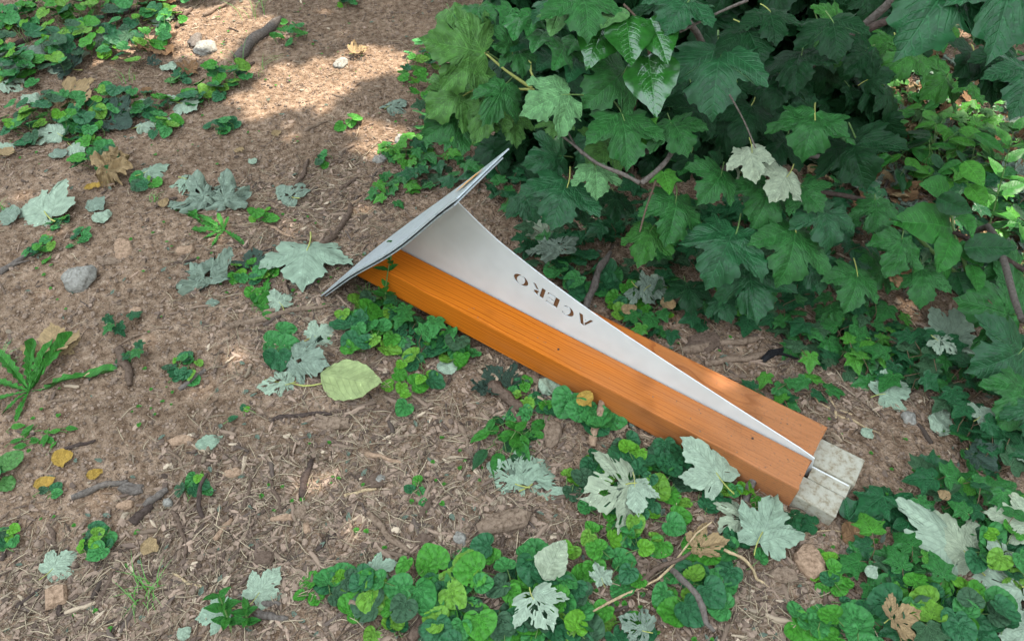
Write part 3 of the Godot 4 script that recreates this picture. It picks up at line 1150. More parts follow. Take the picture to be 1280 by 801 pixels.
	scatter("crumbs", stone_mesh(Vector3.ONE, 4), mats.chip_wood, dust, [], t)
	# two weathered screw heads and the nicks in the timber
	for e in [Vector3(1.118, 0.0, 0.03), Vector3(0.60, 0.0, 0.062)]:
		var screw := CylinderMesh.new()
		screw.top_radius = 0.0028
		screw.bottom_radius = 0.0032
		screw.height = 0.003
		screw.radial_segments = 10
		screw.rings = 1
		put("screw", screw, mats.bark_dark, t, Transform3D(Basis(), e))


# ---------------------------------------------------------------- crumbs, straw, splinters

func floor_spot(margin := 0.35) -> Vector2:
	# a random place on the floor, denser near the path
	var z := -lerpf(0.45, 4.5, pow(rng.randf(), 1.35))
	var half := margin + 0.66 * (0.95 + 0.72 * absf(z))
	return Vector2(rng.randf_range(-half, half), z)


func bulge(x: float, z: float, e: Array) -> float:
	return exp(-(pow((x - e[0]) / e[2], 2.0) + pow((z - e[1]) / e[3], 2.0)))


func mulch(x: float, z: float) -> float:
	var d := 0.10
	for e in [[-0.516, -0.906, 0.424, 0.269], [-0.156, -1.058, 0.371, 0.208], [-0.793, -1.902, 0.281, 0.359], [-0.575, -2.156, 0.247, 0.274], [-0.506, -1.547, 0.276, 0.193], [-0.928, -0.734, 0.275, 0.125], [0.86, -1.337, 0.301, 0.197], [0.502, -0.752, 0.208, 0.127], [1.662, -2.791, 0.447, 0.5], [-0.142, -0.808, 0.354, 0.152]]:
		d += 0.85 * bulge(x, z, e)
	for e in [[-1.362, -1.612, 0.352, 0.303], [-1.016, -2.503, 0.418, 0.326], [-1.089, -1.788, 0.297, 0.223], [-1.151, -1.105, 0.258, 0.167], [-0.916, -1.31, 0.234, 0.165], [0.972, -1.105, 0.139, 0.095]]:
		d -= 0.35 * bulge(x, z, e)
	return clampf(d + 0.45 * patch_noise.get_noise_2d(x * 2.2 + 9.0, z * 2.2), 0.03, 1.0)


func make_litter_stuff() -> void:
	# clods of soil
	for kind in 3:
		var ball := SphereMesh.new()
		ball.radius = 1.0
		ball.height = 2.0
		ball.radial_segments = 7
		ball.rings = 4
		var st := SurfaceTool.new()
		st.create_from(ball, 0)
		var mdt := MeshDataTool.new()
		var am := st.commit()
		mdt.create_from_surface(am, 0)
		for k in mdt.get_vertex_count():
			var p := mdt.get_vertex(k)
			mdt.set_vertex(k, p * (0.85 + 0.45 * wrinkle.get_noise_3d(p.x * 1.1 + kind * 9.0, p.y * 1.1, p.z * 1.1)) * Vector3(1.0, 0.65, 0.9))
		am.clear_surfaces()
		mdt.commit_to_surface(am)
		var facets := Shape.new()
		var raw := am.surface_get_arrays(0)
		for k in raw[Mesh.ARRAY_INDEX]:
			facets.i.append(facets.v.size())
			facets.v.append(raw[Mesh.ARRAY_VERTEX][k])
		facets.smooth()
		var crumb := facets.mesh()
		var spots := []
		var colors := []
		for k in 30000:
			var p := floor_spot()
			var r := 0.0016 + 0.0050 * pow(rng.randf(), 2.6)
			if rng.randf() < 0.012:
				r = rng.randf_range(0.007, 0.011)
			if patch_noise.get_noise_2d(p.x * 2.5, p.y * 2.5) < rng.randf_range(-1.0, 0.1):
				continue
			spots.append(Transform3D(Basis.from_euler(Vector3(rng.randf() * 0.6, rng.randf() * TAU, rng.randf() * 0.6)).scaled(Vector3.ONE * r), Vector3(p.x, soil_surface(p.x, p.y) + r * 0.25, p.y)))
			var t := rng.randf_range(0.6, 1.35)
			colors.append(Color(0.205 * t, 0.147 * t, 0.108 * t))
		scatter("soil_crumbs", crumb, mats.clod, spots, colors)
	# straw and twiglets
	for kind in 4:
		var s := Shape.new()
		var line := PackedVector3Array()
		var radii := PackedFloat32Array()
		for k in 5:
			var t := k / 4.0 - 0.5
			line.append(Vector3(0.10 * sin(t * (2.0 + kind)), 0.06 * cos(t * 4.0 + kind) - 0.03, t))
			radii.append(0.020 - 0.010 * absf(t))
		s.tube(line, radii, 4)
		s.smooth()
		var spots := []
		var colors := []
		for k in 26000:
			var p := floor_spot()
			if rng.randf() > mulch(p.x, p.y) or under_post(p.x, p.y):
				continue
			var l := 0.010 + 0.060 * pow(rng.randf(), 2.6)
			var b := Basis.from_euler(Vector3(rng.randf_range(-0.22, 0.22), rng.randf() * TAU, rng.randf() * TAU))
			spots.append(Transform3D(b.scaled(Vector3.ONE * l), Vector3(p.x, soil_surface(p.x, p.y) + rng.randf_range(0.001, 0.006), p.y)))
			var t := rng.randf_range(0.35, 1.1)
			colors.append(Color(0.38 * t, 0.30 * t, 0.20 * t) if rng.randf() < 0.7 else Color(0.16 * t, 0.11 * t, 0.08 * t))
		scatter("straw_bits", s.mesh(), mats.debris, spots, colors)
	# short thick pieces of twig
	for kind in 3:
		var s := Shape.new()
		s.tube(PackedVector3Array([Vector3(0, 0, -0.5), Vector3(0.02 * kind, 0.01, -0.2), Vector3(-0.03, 0, 0.15), Vector3(0.03, 0.01, 0.5)]), PackedFloat32Array([0.10, 0.12, 0.105, 0.08]), 8, 0.12, kind)
		s.smooth()
		var spots := []
		var colors := []
		for k in 1700:
			var p := floor_spot()
			if rng.randf() > mulch(p.x, p.y) * 0.75 or under_post(p.x, p.y):
				continue
			var l := 0.018 + 0.045 * pow(rng.randf(), 1.8)
			var thin := rng.randf_range(0.45, 1.0)
			var b := Basis.from_euler(Vector3(rng.randf_range(-0.08, 0.08), rng.randf() * TAU, rng.randf() * TAU))
			spots.append(Transform3D(b * Basis.from_scale(Vector3(l * thin, l * thin, l)), Vector3(p.x, soil_surface(p.x, p.y) + 0.05 * l * thin, p.y)))
			var t := rng.randf_range(0.5, 1.15)
			colors.append(Color(0.24 * t, 0.17 * t, 0.122 * t) if rng.randf() < 0.55 else (Color(0.10 * t, 0.075 * t, 0.06 * t) if rng.randf() < 0.75 else Color(0.34 * t, 0.26 * t, 0.18 * t)))
		scatter("twig_bits", s.mesh(), mats.debris, spots, colors)
	# splinters and flakes of rotten wood
	for kind in 5:
		var size := Vector3(0.07 + 0.04 * kind, 0.035 + 0.015 * (kind % 2), 0.5) if kind < 3 else Vector3(0.26, 0.05, 0.42)
		var chip := chip_mesh(size, 11 + kind * 3)
		var spots := []
		var colors := []
		for k in 20000:
			var p := floor_spot()
			if rng.randf() > mulch(p.x, p.y) or under_post(p.x, p.y):
				continue
			var l := 0.006 + 0.036 * pow(rng.randf(), 2.2)
			if kind > 2:
				l *= 0.75
			var b := Basis.from_euler(Vector3(rng.randf_range(-0.2, 0.2), rng.randf() * TAU, rng.randf_range(-0.4, 0.4)))
			spots.append(Transform3D(b.scaled(Vector3.ONE * l), Vector3(p.x, soil_surface(p.x, p.y) + 0.04 * l + 0.001, p.y)))
			var t := rng.randf_range(0.45, 1.2)
			var pick_tone := rng.randf()
			colors.append(Color(0.27 * t, 0.19 * t, 0.138 * t) if pick_tone < 0.62 else (Color(0.13 * t, 0.092 * t, 0.07 * t) if pick_tone < 0.93 else Color(0.40 * t, 0.31 * t, 0.22 * t)))
		scatter("wood_crumbs", chip, mats.debris, spots, colors)
	# litter drifted against the near side of the post and beyond it
	for kind in 2:
		var drift := Shape.new()
		if kind == 0:
			drift.tube(PackedVector3Array([Vector3(0.05, 0, -0.5), Vector3(-0.03, 0.03, 0.0), Vector3(0.06, 0, 0.5)]), PackedFloat32Array([0.014, 0.022, 0.012]), 5)
			drift.smooth()
		var piece: Mesh = drift.mesh() if kind == 0 else chip_mesh(Vector3(0.16, 0.045, 0.5), 77)
		var spots := []
		var colors := []
		for k in 420:
			var near := rng.randf() < 0.7
			var q := Vector3(rng.randf_range(0.05, 1.3), 0, (0.100 + 0.055 * pow(rng.randf(), 1.6)) * (1.0 if near else -1.1))
			var p := post_at * q
			var l := 0.012 + 0.038 * pow(rng.randf(), 2.0)
			var b := Basis.from_euler(Vector3(rng.randf_range(-0.5, 0.5), rng.randf() * TAU, rng.randf() * TAU))
			spots.append(Transform3D(b.scaled(Vector3.ONE * l), Vector3(p.x, soil_surface(p.x, p.z) + 0.003 + 0.010 * rng.randf(), p.z)))
			var t := rng.randf_range(0.4, 1.1)
			colors.append(Color(0.34 * t, 0.25 * t, 0.17 * t))
		scatter("drifted_litter", piece, mats.debris, spots, colors)
	# dry leaves lying under the undergrowth beyond the bush
	for kind in 3:
		var spots := []
		var far_floor: Array = [1.524, -2.503, 0.478, 0.841]
		for k in 260:
			var a := rng.randf() * TAU
			var r := sqrt(rng.randf())
			var p := Vector2(far_floor[0] + r * cos(a) * far_floor[2], far_floor[1] + r * sin(a) * far_floor[3])
			var b := Basis.from_euler(Vector3(rng.randf_range(-0.4, 0.4), rng.randf() * TAU, rng.randf_range(-0.5, 0.5)))
			spots.append(Transform3D(b.scaled(Vector3.ONE * rng.randf_range(0.04, 0.10)), on_soil(p.x, p.y, 0.012)))
		scatter("dry_leaves", leaf_sets[["scrap", "torn", "fallen"][kind]][kind], [mats.fallen_tan, mats.fallen_ash, mats.fallen_brown][kind], spots, [])
	# tiny green seedlings and shreds of leaf
	var shred: ArrayMesh = leaf_sets.scrap[0]
	var spots := []
	for k in 2600:
		var p := floor_spot()
		if rng.randf() > 0.25 + 0.4 * mulch(p.x, p.y) or under_post(p.x, p.y):
			continue
		var b := Basis.from_euler(Vector3(rng.randf_range(-0.4, 0.4), rng.randf() * TAU, rng.randf_range(-0.5, 0.5)))
		spots.append(Transform3D(b.scaled(Vector3.ONE * rng.randf_range(0.008, 0.024)), Vector3(p.x, soil_surface(p.x, p.y) + 0.004, p.y)))
	scatter("leaf_shreds", shred, mats.fallen_ash, spots, [])
	spots = []
	var single: ArrayMesh = leaf_sets.heart[1]
	for k in 2400:
		var p := floor_spot()
		if patch_noise.get_noise_2d(p.x * 1.7 + 40.0, p.y * 1.7) < 0.12 or under_post(p.x, p.y):
			continue
		var b := Basis.from_euler(Vector3(rng.randf_range(-0.5, 0.2), rng.randf() * TAU, rng.randf_range(-0.3, 0.3)))
		spots.append(Transform3D(b.scaled(Vector3.ONE * rng.randf_range(0.005, 0.012)), Vector3(p.x, soil_surface(p.x, p.y) + 0.006, p.y)))
	scatter("seedling_leaves", single, mats.heart_bright, spots, [])


# an irregular flat piece of wood: a ragged outline with thickness and a broken rim
func chip_mesh(size: Vector3, salt: int) -> ArrayMesh:
	var r2 := RandomNumberGenerator.new()
	r2.seed = salt * 17 + 5
	var n := 9
	var st := SurfaceTool.new()
	st.begin(Mesh.PRIMITIVE_TRIANGLES)
	st.set_smooth_group(-1)
	var ring := []
	for k in n:
		var a := TAU * (k + r2.randf_range(-0.35, 0.35)) / n
		var q := 1.0 / maxf(pow(pow(absf(cos(a)), 3.0) + pow(absf(sin(a)), 3.0), 0.333), 0.3)
		ring.append(Vector3(cos(a) * q, 0, sin(a) * q) * r2.randf_range(0.70, 1.05))
	var level := [[1.0, -1.0], [1.04, 0.2], [0.88, 1.0], [0.35, 1.25]]
	var at := func(l: int, k: int) -> Vector3:
		var p: Vector3 = ring[k % n] * level[l][0]
		var lump := sin(float(k % n) * 2.3 + salt + l) * 0.22
		return Vector3(p.x * size.x, (float(level[l][1]) + lump) * size.y, p.z * size.z)
	for l in 3:
		for k in n:
			for p in [at.call(l, k), at.call(l + 1, k), at.call(l, k + 1), at.call(l, k + 1), at.call(l + 1, k), at.call(l + 1, k + 1)]:
				st.add_vertex(p)
	for k in n:
		for p in [at.call(3, k), Vector3(0, size.y * 1.2, 0), at.call(3, k + 1)]:
			st.add_vertex(p)
	st.generate_normals()
	return st.commit()


# ---------------------------------------------------------------- stones, sticks, chunks of wood

func stone_mesh(size: Vector3, salt: int) -> ArrayMesh:
	var ball := SphereMesh.new()
	ball.radius = 1.0
	ball.height = 2.0
	ball.radial_segments = 28 if salt != 4 else 7
	ball.rings = 14 if salt != 4 else 4
	var a := ball.surface_get_arrays(0)
	var s := Shape.new()
	s.v = a[Mesh.ARRAY_VERTEX]
	s.i = a[Mesh.ARRAY_INDEX]
	for k in s.v.size():
		var p := s.v[k]
		var f := 1.0 + 0.42 * wrinkle.get_noise_3d(p.x * 0.75 + salt * 7.0, p.y * 0.75, p.z * 0.75) + 0.05 * wrinkle.get_noise_3d(p.x * 5.0, p.y * 5.0 + salt, p.z * 5.0)
		s.v[k] = p * f * size
	s.smooth()
	return s.mesh()


func make_stones() -> void:
	var list := [
		[[-1.297, -1.705, 0.048, 0.056], 0.034, "stone", "smooth grey stone lying alone on the bare soil", ""],
		[[-1.33, -3.188, 0.049, 0.066], 0.026, "stone", "pale rounded stone beside the sunlit patch of earth", ""],
		[[-1.399, -3.262, 0.028, 0.06], 0.018, "bark_grey", "small dull stone beside the pale rounded one", ""],
		[[-0.722, -3.039, 0.027, 0.048], 0.016, "stone", "small stone under the sunlit streak beside the maple bush", ""],
		[[-0.41, -2.476, 0.021, 0.032], 0.014, "stone", "little grey stone below the bush's outermost leaves", ""],
		[[-0.475, -2.347, 0.02, 0.03], 0.014, "stone", "little pebble beside the ivy that trails from the bush", ""],
		[[-0.805, -0.948, 0.015, 0.011], 0.010, "stone", "flat brown pebble among dark sticks and bark", ""],
		[[-0.469, -0.884, 0.015, 0.01], 0.009, "chip_wood", "whitish pebble among the straw and wood crumbs", ""],
		[[-0.317, -1.013, 0.015, 0.016], 0.010, "stone", "chalky pebble on the mulch above the heart leaved patch", ""],
		[[-0.117, -0.856, 0.018, 0.016], 0.012, "stone", "pale lump beside the heart leaved patch", ""],
		[[1.013, -1.191, 0.018, 0.023], 0.012, "stone", "small stone in the soil beyond the post's foot", ""],
	]
	for d in list:
		var e: Array = d[0]
		var o := put("stone", stone_mesh(Vector3(e[2], d[1], e[3] * 0.85), int(e[0] * 100.0)), mats[d[2]])
		o.position = on_soil(e[0], e[1], d[1] * 0.35)
		o.rotation.y = e[0] * 9.0
		tag(o, d[3], "stone")


func stick_mesh(a: Vector2, b: Vector2, r: float, bow: float, knots: int, lift_a := 0.0, lift_b := 0.0, over := false) -> ArrayMesh:
	var s := Shape.new()
	var line := PackedVector3Array()
	var radii := PackedFloat32Array()
	var n := 9
	var across := (b - a).orthogonal()
	for k in n:
		var t := float(k) / (n - 1)
		var p := a.lerp(b, t) + across * (bow * sin(t * PI) + 0.020 * sin(t * 11.0 + knots) * 1.0)
		line.append(Vector3(p.x, soil_height(p.x, p.y) + r * 0.55 + lerpf(lift_a, lift_b, t) + (1.0 * cover_height(p.x, p.y) if over else 0.0), p.y))
		var end := 1.0 if k > 0 and k < n - 1 else 0.72
		radii.append(r * (1.0 - 0.32 * t) * end * (1.0 + 0.14 * sin(t * 17.0 + knots * 2.0)))
	s.tube(line, radii, 9, 0.10, knots)
	# a snapped side twig
	if knots % 3 == 0 and a.distance_to(b) > 0.12:
		var at := line[3 + knots % 3]
		var dir := (line[5] - line[3]).normalized().rotated(Vector3.UP, 0.8 if knots % 2 else -0.9)
		s.tube(PackedVector3Array([at, at + dir * r * 3.0 + Vector3(0, r * 0.6, 0), at + dir * r * 5.5 + Vector3(0, r * 0.9, 0)]), PackedFloat32Array([r * 0.5, r * 0.4, r * 0.22]), 6, 0.1)
	s.smooth()
	return s.mesh()


func make_sticks() -> void:
	# from, to, radius, bow, bark, label
	var list := [
		[Vector2(-0.808, -1.503), Vector2(-0.538, -1.599), 0.0105, 0.05, "bark_pale", "long pale brown stick lying below the plate's lower corner"],
		[Vector2(-0.613, -1.867), Vector2(-0.543, -2.085), 0.012, -0.12, "bark_brown", "crooked brown root wood above the big teal leaf"],
		[Vector2(-0.732, -1.879), Vector2(-0.611, -1.914), 0.006, 0.1, "bark_pale", "thin twig crossing the crooked root wood"],
		[Vector2(-0.813, -1.991), Vector2(-0.697, -1.91), 0.0055, 0.0, "chip_wood", "short bleached twig above the grey green leaf"],
		[Vector2(-1.093, -1.447), Vector2(-0.975, -1.515), 0.0045, 0.06, "bark_pale", "slim bent twig pointing at the tan leaf"],
		[Vector2(-1.559, -1.733), Vector2(-1.491, -1.836), 0.010, 0.04, "bark_grey", "grey broken branch beside a tiny herb at the frame edge"],
		[Vector2(-1.089, -1.424), Vector2(-1.011, -1.299), 0.014, 0.05, "bark_brown", "dark ragged bark piece beside the toothed rosette plant"],
		[Vector2(-1.034, -0.961), Vector2(-0.918, -1.006), 0.0095, 0.08, "bark_grey", "grey forked stick lying below two golden leaves"],
		[Vector2(-1.109, -1.1), Vector2(-1.039, -1.124), 0.006, 0.0, "bark_dark", "short dark twig above the golden leaves"],
		[Vector2(-0.871, -0.896), Vector2(-0.836, -0.94), 0.012, 0.05, "bark_dark", "stubby dark stick beside the flat brown pebble"],
		[Vector2(-0.858, -0.94), Vector2(-0.816, -0.985), 0.011, 0.0, "bark_grey", "short split piece of grey wood above the stubby dark stick"],
		[Vector2(-0.712, -0.91), Vector2(-0.714, -1), 0.006, 0.16, "bark_dark", "curved dark twig standing out of the mulch"],
		[Vector2(-0.623, -0.933), Vector2(-0.622, -1.04), 0.0055, 0.03, "bark_brown", "straight brown stick on the crumbs beside a splinter"],
		[Vector2(-0.671, -0.854), Vector2(-0.645, -0.906), 0.008, 0.0, "chip_wood", "stout pale splinter of broken wood"],
		[Vector2(-0.495, -0.965), Vector2(-0.49, -1.07), 0.010, 0.04, "bark_dark", "thick dark stick upright in the mulch"],
		[Vector2(-0.363, -1.091), Vector2(-0.271, -1.061), 0.007, 0.03, "chip_wood", "bleached bone coloured stick on the mulch"],
		[Vector2(-0.329, -0.927), Vector2(-0.228, -0.823), 0.010, -0.06, "bark_pale", "knotty pale stick running into the heart leaved patch"],
		[Vector2(-0.21, -0.91), Vector2(-0.183, -0.969), 0.0085, 0.05, "bark_brown", "stubby brown stick on bare mulch"],
		[Vector2(-0.134, -1.173), Vector2(-0.111, -1.105), 0.007, 0.1, "bark_pale", "short curved stick above the torn silver leaf"],
		[Vector2(-0.343, -0.706), Vector2(-0.23, -0.663), 0.013, 0.03, "bark_pale", "thick light log end at the edge of the heart leaved patch"],
		[Vector2(-0.207, -0.627), Vector2(-0.157, -0.713), 0.013, 0.02, "bark_brown", "rough brown stick rising between the heart shaped leaves"],
		[Vector2(-0.538, -0.685), Vector2(-0.468, -0.672), 0.009, 0.0, "bark_grey", "dull grey stick behind the upright herb"],
		[Vector2(-0.582, -0.725), Vector2(-0.489, -0.704), 0.008, -0.05, "bark_grey", "grey stick under the pale folded leaf"],
		[Vector2(0.164, -0.679), Vector2(0.433, -0.854), 0.0030, -0.05, "straw", "long tan stalk arching over the violets"],
		[Vector2(0.526, -0.87), Vector2(0.799, -0.872), 0.0026, 0.015, "straw", "straight tan stalk in front of the post's foot"],
		[Vector2(0.334, -0.802), Vector2(0.407, -0.627), 0.0085, -0.03, "bark_grey", "grey brown stick under the arching tan stalk"],
		[Vector2(0.236, -0.72), Vector2(0.388, -0.798), 0.006, 0.05, "bark_brown", "dark twig crossing below the arching tan stalk"],
		[Vector2(0.471, -1.424), Vector2(0.695, -1.466), 0.013, 0.02, "bark_pale", "split tan log lying beyond the post"],
		[Vector2(0.523, -1.377), Vector2(0.71, -1.412), 0.012, -0.02, "bark_pale", "bleached log beneath the split tan one"],
		[Vector2(0.683, -1.388), Vector2(0.81, -1.441), 0.011, 0.06, "charred", "charred black stick end beside the logs"],
		[Vector2(0.71, -1.586), Vector2(0.769, -1.447), 0.008, 0.05, "bark_dark", "dark wet stick leaning beyond the logs"],
		[Vector2(0.217, -1.592), Vector2(0.296, -1.78), 0.014, 0.03, "bark_grey", "grey stick propped behind the timber post"],
		[Vector2(-0.043, -1.343), Vector2(0.137, -1.224), 0.0065, 0.03, "bark_grey", "thin grey stick lying along the post"],
		[Vector2(-0.055, -1.304), Vector2(0.025, -1.217), 0.020, 0.0, "bark_brown", "chunk of brown bark lying below the post"],
		[Vector2(0, -1.229), Vector2(0.03, -1.154), 0.011, 0.0, "bark_brown", "ragged bark sliver next to the brown chunk"],
		[Vector2(0.544, -0.952), Vector2(0.597, -1.04), 0.010, 0.0, "bark_grey", "grey stub standing in front of the post"],
		[Vector2(-2.196, -3.181), Vector2(-1.83, -3.541), 0.011, 0.03, "bark_dark", "dark branch lying across the clover bank"],
		[Vector2(-1.886, -3.491), Vector2(-1.703, -3.61), 0.009, -0.03, "bark_dark", "thin end of branch beyond the clover bank"],
		[Vector2(-1.512, -3.378), Vector2(-1.499, -3.558), 0.012, 0.05, "bark_brown", "brown root piece at the top of the earth bank"],
		[Vector2(-1.424, -3.491), Vector2(-1.344, -3.627), 0.012, 0.0, "bark_pale", "pale stick end over the sunlit patch"],
		[Vector2(-1.171, -3.08), Vector2(-1.048, -3.442), 0.026, 0.03, "bark_grey", "thick grey root breaking out of the sunlit soil"],
		[Vector2(-1.144, -2.971), Vector2(-1.089, -3.053), 0.010, 0.0, "bark_dark", "dark twig below the thick grey root"],
		[Vector2(-0.782, -2.53), Vector2(-0.698, -2.602), 0.007, 0.05, "bark_pale", "small twig on bare soil under the sun patch"],
		[Vector2(-0.747, -2.193), Vector2(-0.736, -2.347), 0.009, -0.05, "bark_brown", "brown twig bundle beside the violet leaves of the path"],
		[Vector2(-0.592, -2.175), Vector2(-0.543, -2.24), 0.008, 0.0, "bark_brown", "short twig at the foot of the trailing ivy"],
		[Vector2(-0.561, -2.059), Vector2(-0.511, -2.129), 0.006, 0.0, "chip_wood", "pale twig at the crooked root wood's end"],
		[Vector2(-1.133, -0.808), Vector2(-1.138, -0.906), 0.006, 0.05, "bark_dark", "dark thin stick at the bottom edge of bare soil"],
		[Vector2(-1.064, -0.896), Vector2(-1.017, -0.827), 0.005, 0.03, "bark_brown", "brown stem beside the angular pale leaf"],
		[Vector2(-0.954, -0.682), Vector2(-0.969, -0.752), 0.007, 0.04, "bark_dark", "dark root end poking out near the frame edge"],
		[Vector2(-0.614, -1.191), Vector2(-0.464, -1.211), 0.006, 0.03, "bark_dark", "dark twig under the curled silver leaf"],
		[Vector2(-0.47, -1.214), Vector2(-0.289, -1.217), 0.0045, 0.03, "bark_brown", "long thin twig below the big yellowing leaf"],
		[Vector2(-0.876, -1.282), Vector2(-0.826, -1.351), 0.008, 0.02, "bark_grey", "grey twig behind the little round leaves"],
		[Vector2(-0.271, -1.484), Vector2(-0.175, -1.38), 0.0045, 0.08, "bark_pale", "pale twig among the leaves at the post"],
		[Vector2(0.832, -1.204), Vector2(0.925, -1.141), 0.0035, 0.04, "straw", "dry stalk on the soil beyond the post's end"],
		[Vector2(0.774, -1.256), Vector2(0.873, -1.204), 0.0035, -0.04, "straw", "dry stalk crossing the soil beyond the post"],
		[Vector2(0.831, -1.31), Vector2(0.829, -1.191), 0.004, 0.03, "straw", "bent dry stalk over the crossing ones"],
		[Vector2(1.113, -1.38), Vector2(1.224, -1.499), 0.006, 0.03, "bark_grey", "weathered twig under the bush near the grey leaf"],
		[Vector2(1.162, -1.424), Vector2(1.246, -1.469), 0.011, 0.0, "bark_pale", "pale stub of wood beneath the bush"],
		[Vector2(0.595, -0.743), Vector2(0.642, -0.827), 0.004, 0.0, "bark_pale", "slim stem before the upright wood slab"],
		[Vector2(0.662, -0.648), Vector2(0.672, -0.743), 0.006, 0.05, "bark_brown", "brown stem in the dark hollow by the slab"],
		[Vector2(0.013, -0.682), Vector2(0.137, -0.734), 0.005, 0.05, "bark_brown", "brown runner under the violets"],
		[Vector2(0.198, -1.105), Vector2(0.244, -1.248), 0.011, 0.02, "chip_wood", "bundle of torn splinters standing against the post"],
		[Vector2(-0.472, -1.141), Vector2(-0.396, -1.1), 0.005, 0.04, "bark_brown", "short brown stick above the bone coloured one"],
		[Vector2(-0.583, -1.013), Vector2(-0.535, -0.927), 0.0065, 0.02, "bark_brown", "brown stick leaning to the long pale chip"],
		[Vector2(-0.437, -0.827), Vector2(-0.399, -0.87), 0.006, 0.05, "bark_dark", "dark stick end above the corner of the violets"],
		[Vector2(-0.853, -1.105), Vector2(-0.775, -1.013), 0.0045, 0.04, "bark_pale", "thin pale stick across the flat wood chip"],
		[Vector2(-1.129, -1.365), Vector2(-1.155, -1.321), 0.004, 0.02, "straw", "tan stalk piece under the rosette's long leaf"],
		[Vector2(-1.208, -1.242), Vector2(-1.147, -1.256), 0.005, 0.03, "bark_pale", "pale stick just below the toothed rosette"],
		[Vector2(-0.789, -0.927), Vector2(-0.722, -0.808), 0.006, 0.07, "bark_brown", "bowed brown stick beside the dark square chip"],
		[Vector2(-0.396, -0.969), Vector2(-0.323, -0.991), 0.005, 0.02, "straw", "straw coloured stick before the chalky pebble"],
		[Vector2(-0.504, -1.204), Vector2(-0.406, -1.166), 0.007, 0.02, "bark_pale", "pale broken stick by the broad bark strip"],
		[Vector2(-0.664, -0.743), Vector2(-0.744, -0.78), 0.004, 0.06, "straw", "curved straw stalk above the upright herb"],
		[Vector2(-0.089, -0.808), Vector2(-0.146, -0.886), 0.006, 0.03, "bark_pale", "pale stick on the mulch above the wide violet patch"],
		[Vector2(-0.875, -0.78), Vector2(-0.884, -0.699), 0.006, 0.03, "bark_brown", "brown stick beside the sheaf of bleached fibres"],
		[Vector2(-1.049, -0.699), Vector2(-1.014, -0.743), 0.007, 0.04, "bark_dark", "dark stick near the bottom corner of the bare soil"],
		[Vector2(-0.826, -2.112), Vector2(-0.742, -2.059), 0.005, 0.05, "bark_brown", "small brown stick before the folded leaf on open soil"],
		[Vector2(-0.719, -2.791), Vector2(-0.616, -2.742), 0.004, 0.03, "bark_pale", "thin twig on the slope under the sunlit streak"],
		[Vector2(-1.176, -1.902), Vector2(-1.122, -1.934), 0.004, 0.03, "bark_pale", "tiny pale twig beside the feathery weeds"],
		[Vector2(0.46, -0.808), Vector2(0.552, -0.743), 0.004, 0.06, "straw", "dry loop of stalk in the hollow by the violets"],
	]
	var salt := 0
	for d in list:
		var a: Vector2 = d[0]
		var b: Vector2 = d[1]
		salt += 1
		var up := 0.0
		if str(d[5]).contains("standing") or str(d[5]).contains("propped") or str(d[5]).contains("arching"):
			up = 0.05
		var mid := Vector3((a.x + b.x) * 0.5, soil_height((a.x + b.x) * 0.5, (a.y + b.y) * 0.5), (a.y + b.y) * 0.5)
		var mesh := stick_mesh(a, b, d[2], d[3], salt, 0.0, up, d[4] == "straw" or str(d[5]).contains("under the arching"))
		var o := put("stick", mesh, mats[d[4]])
		tag(o, d[5], "stick")
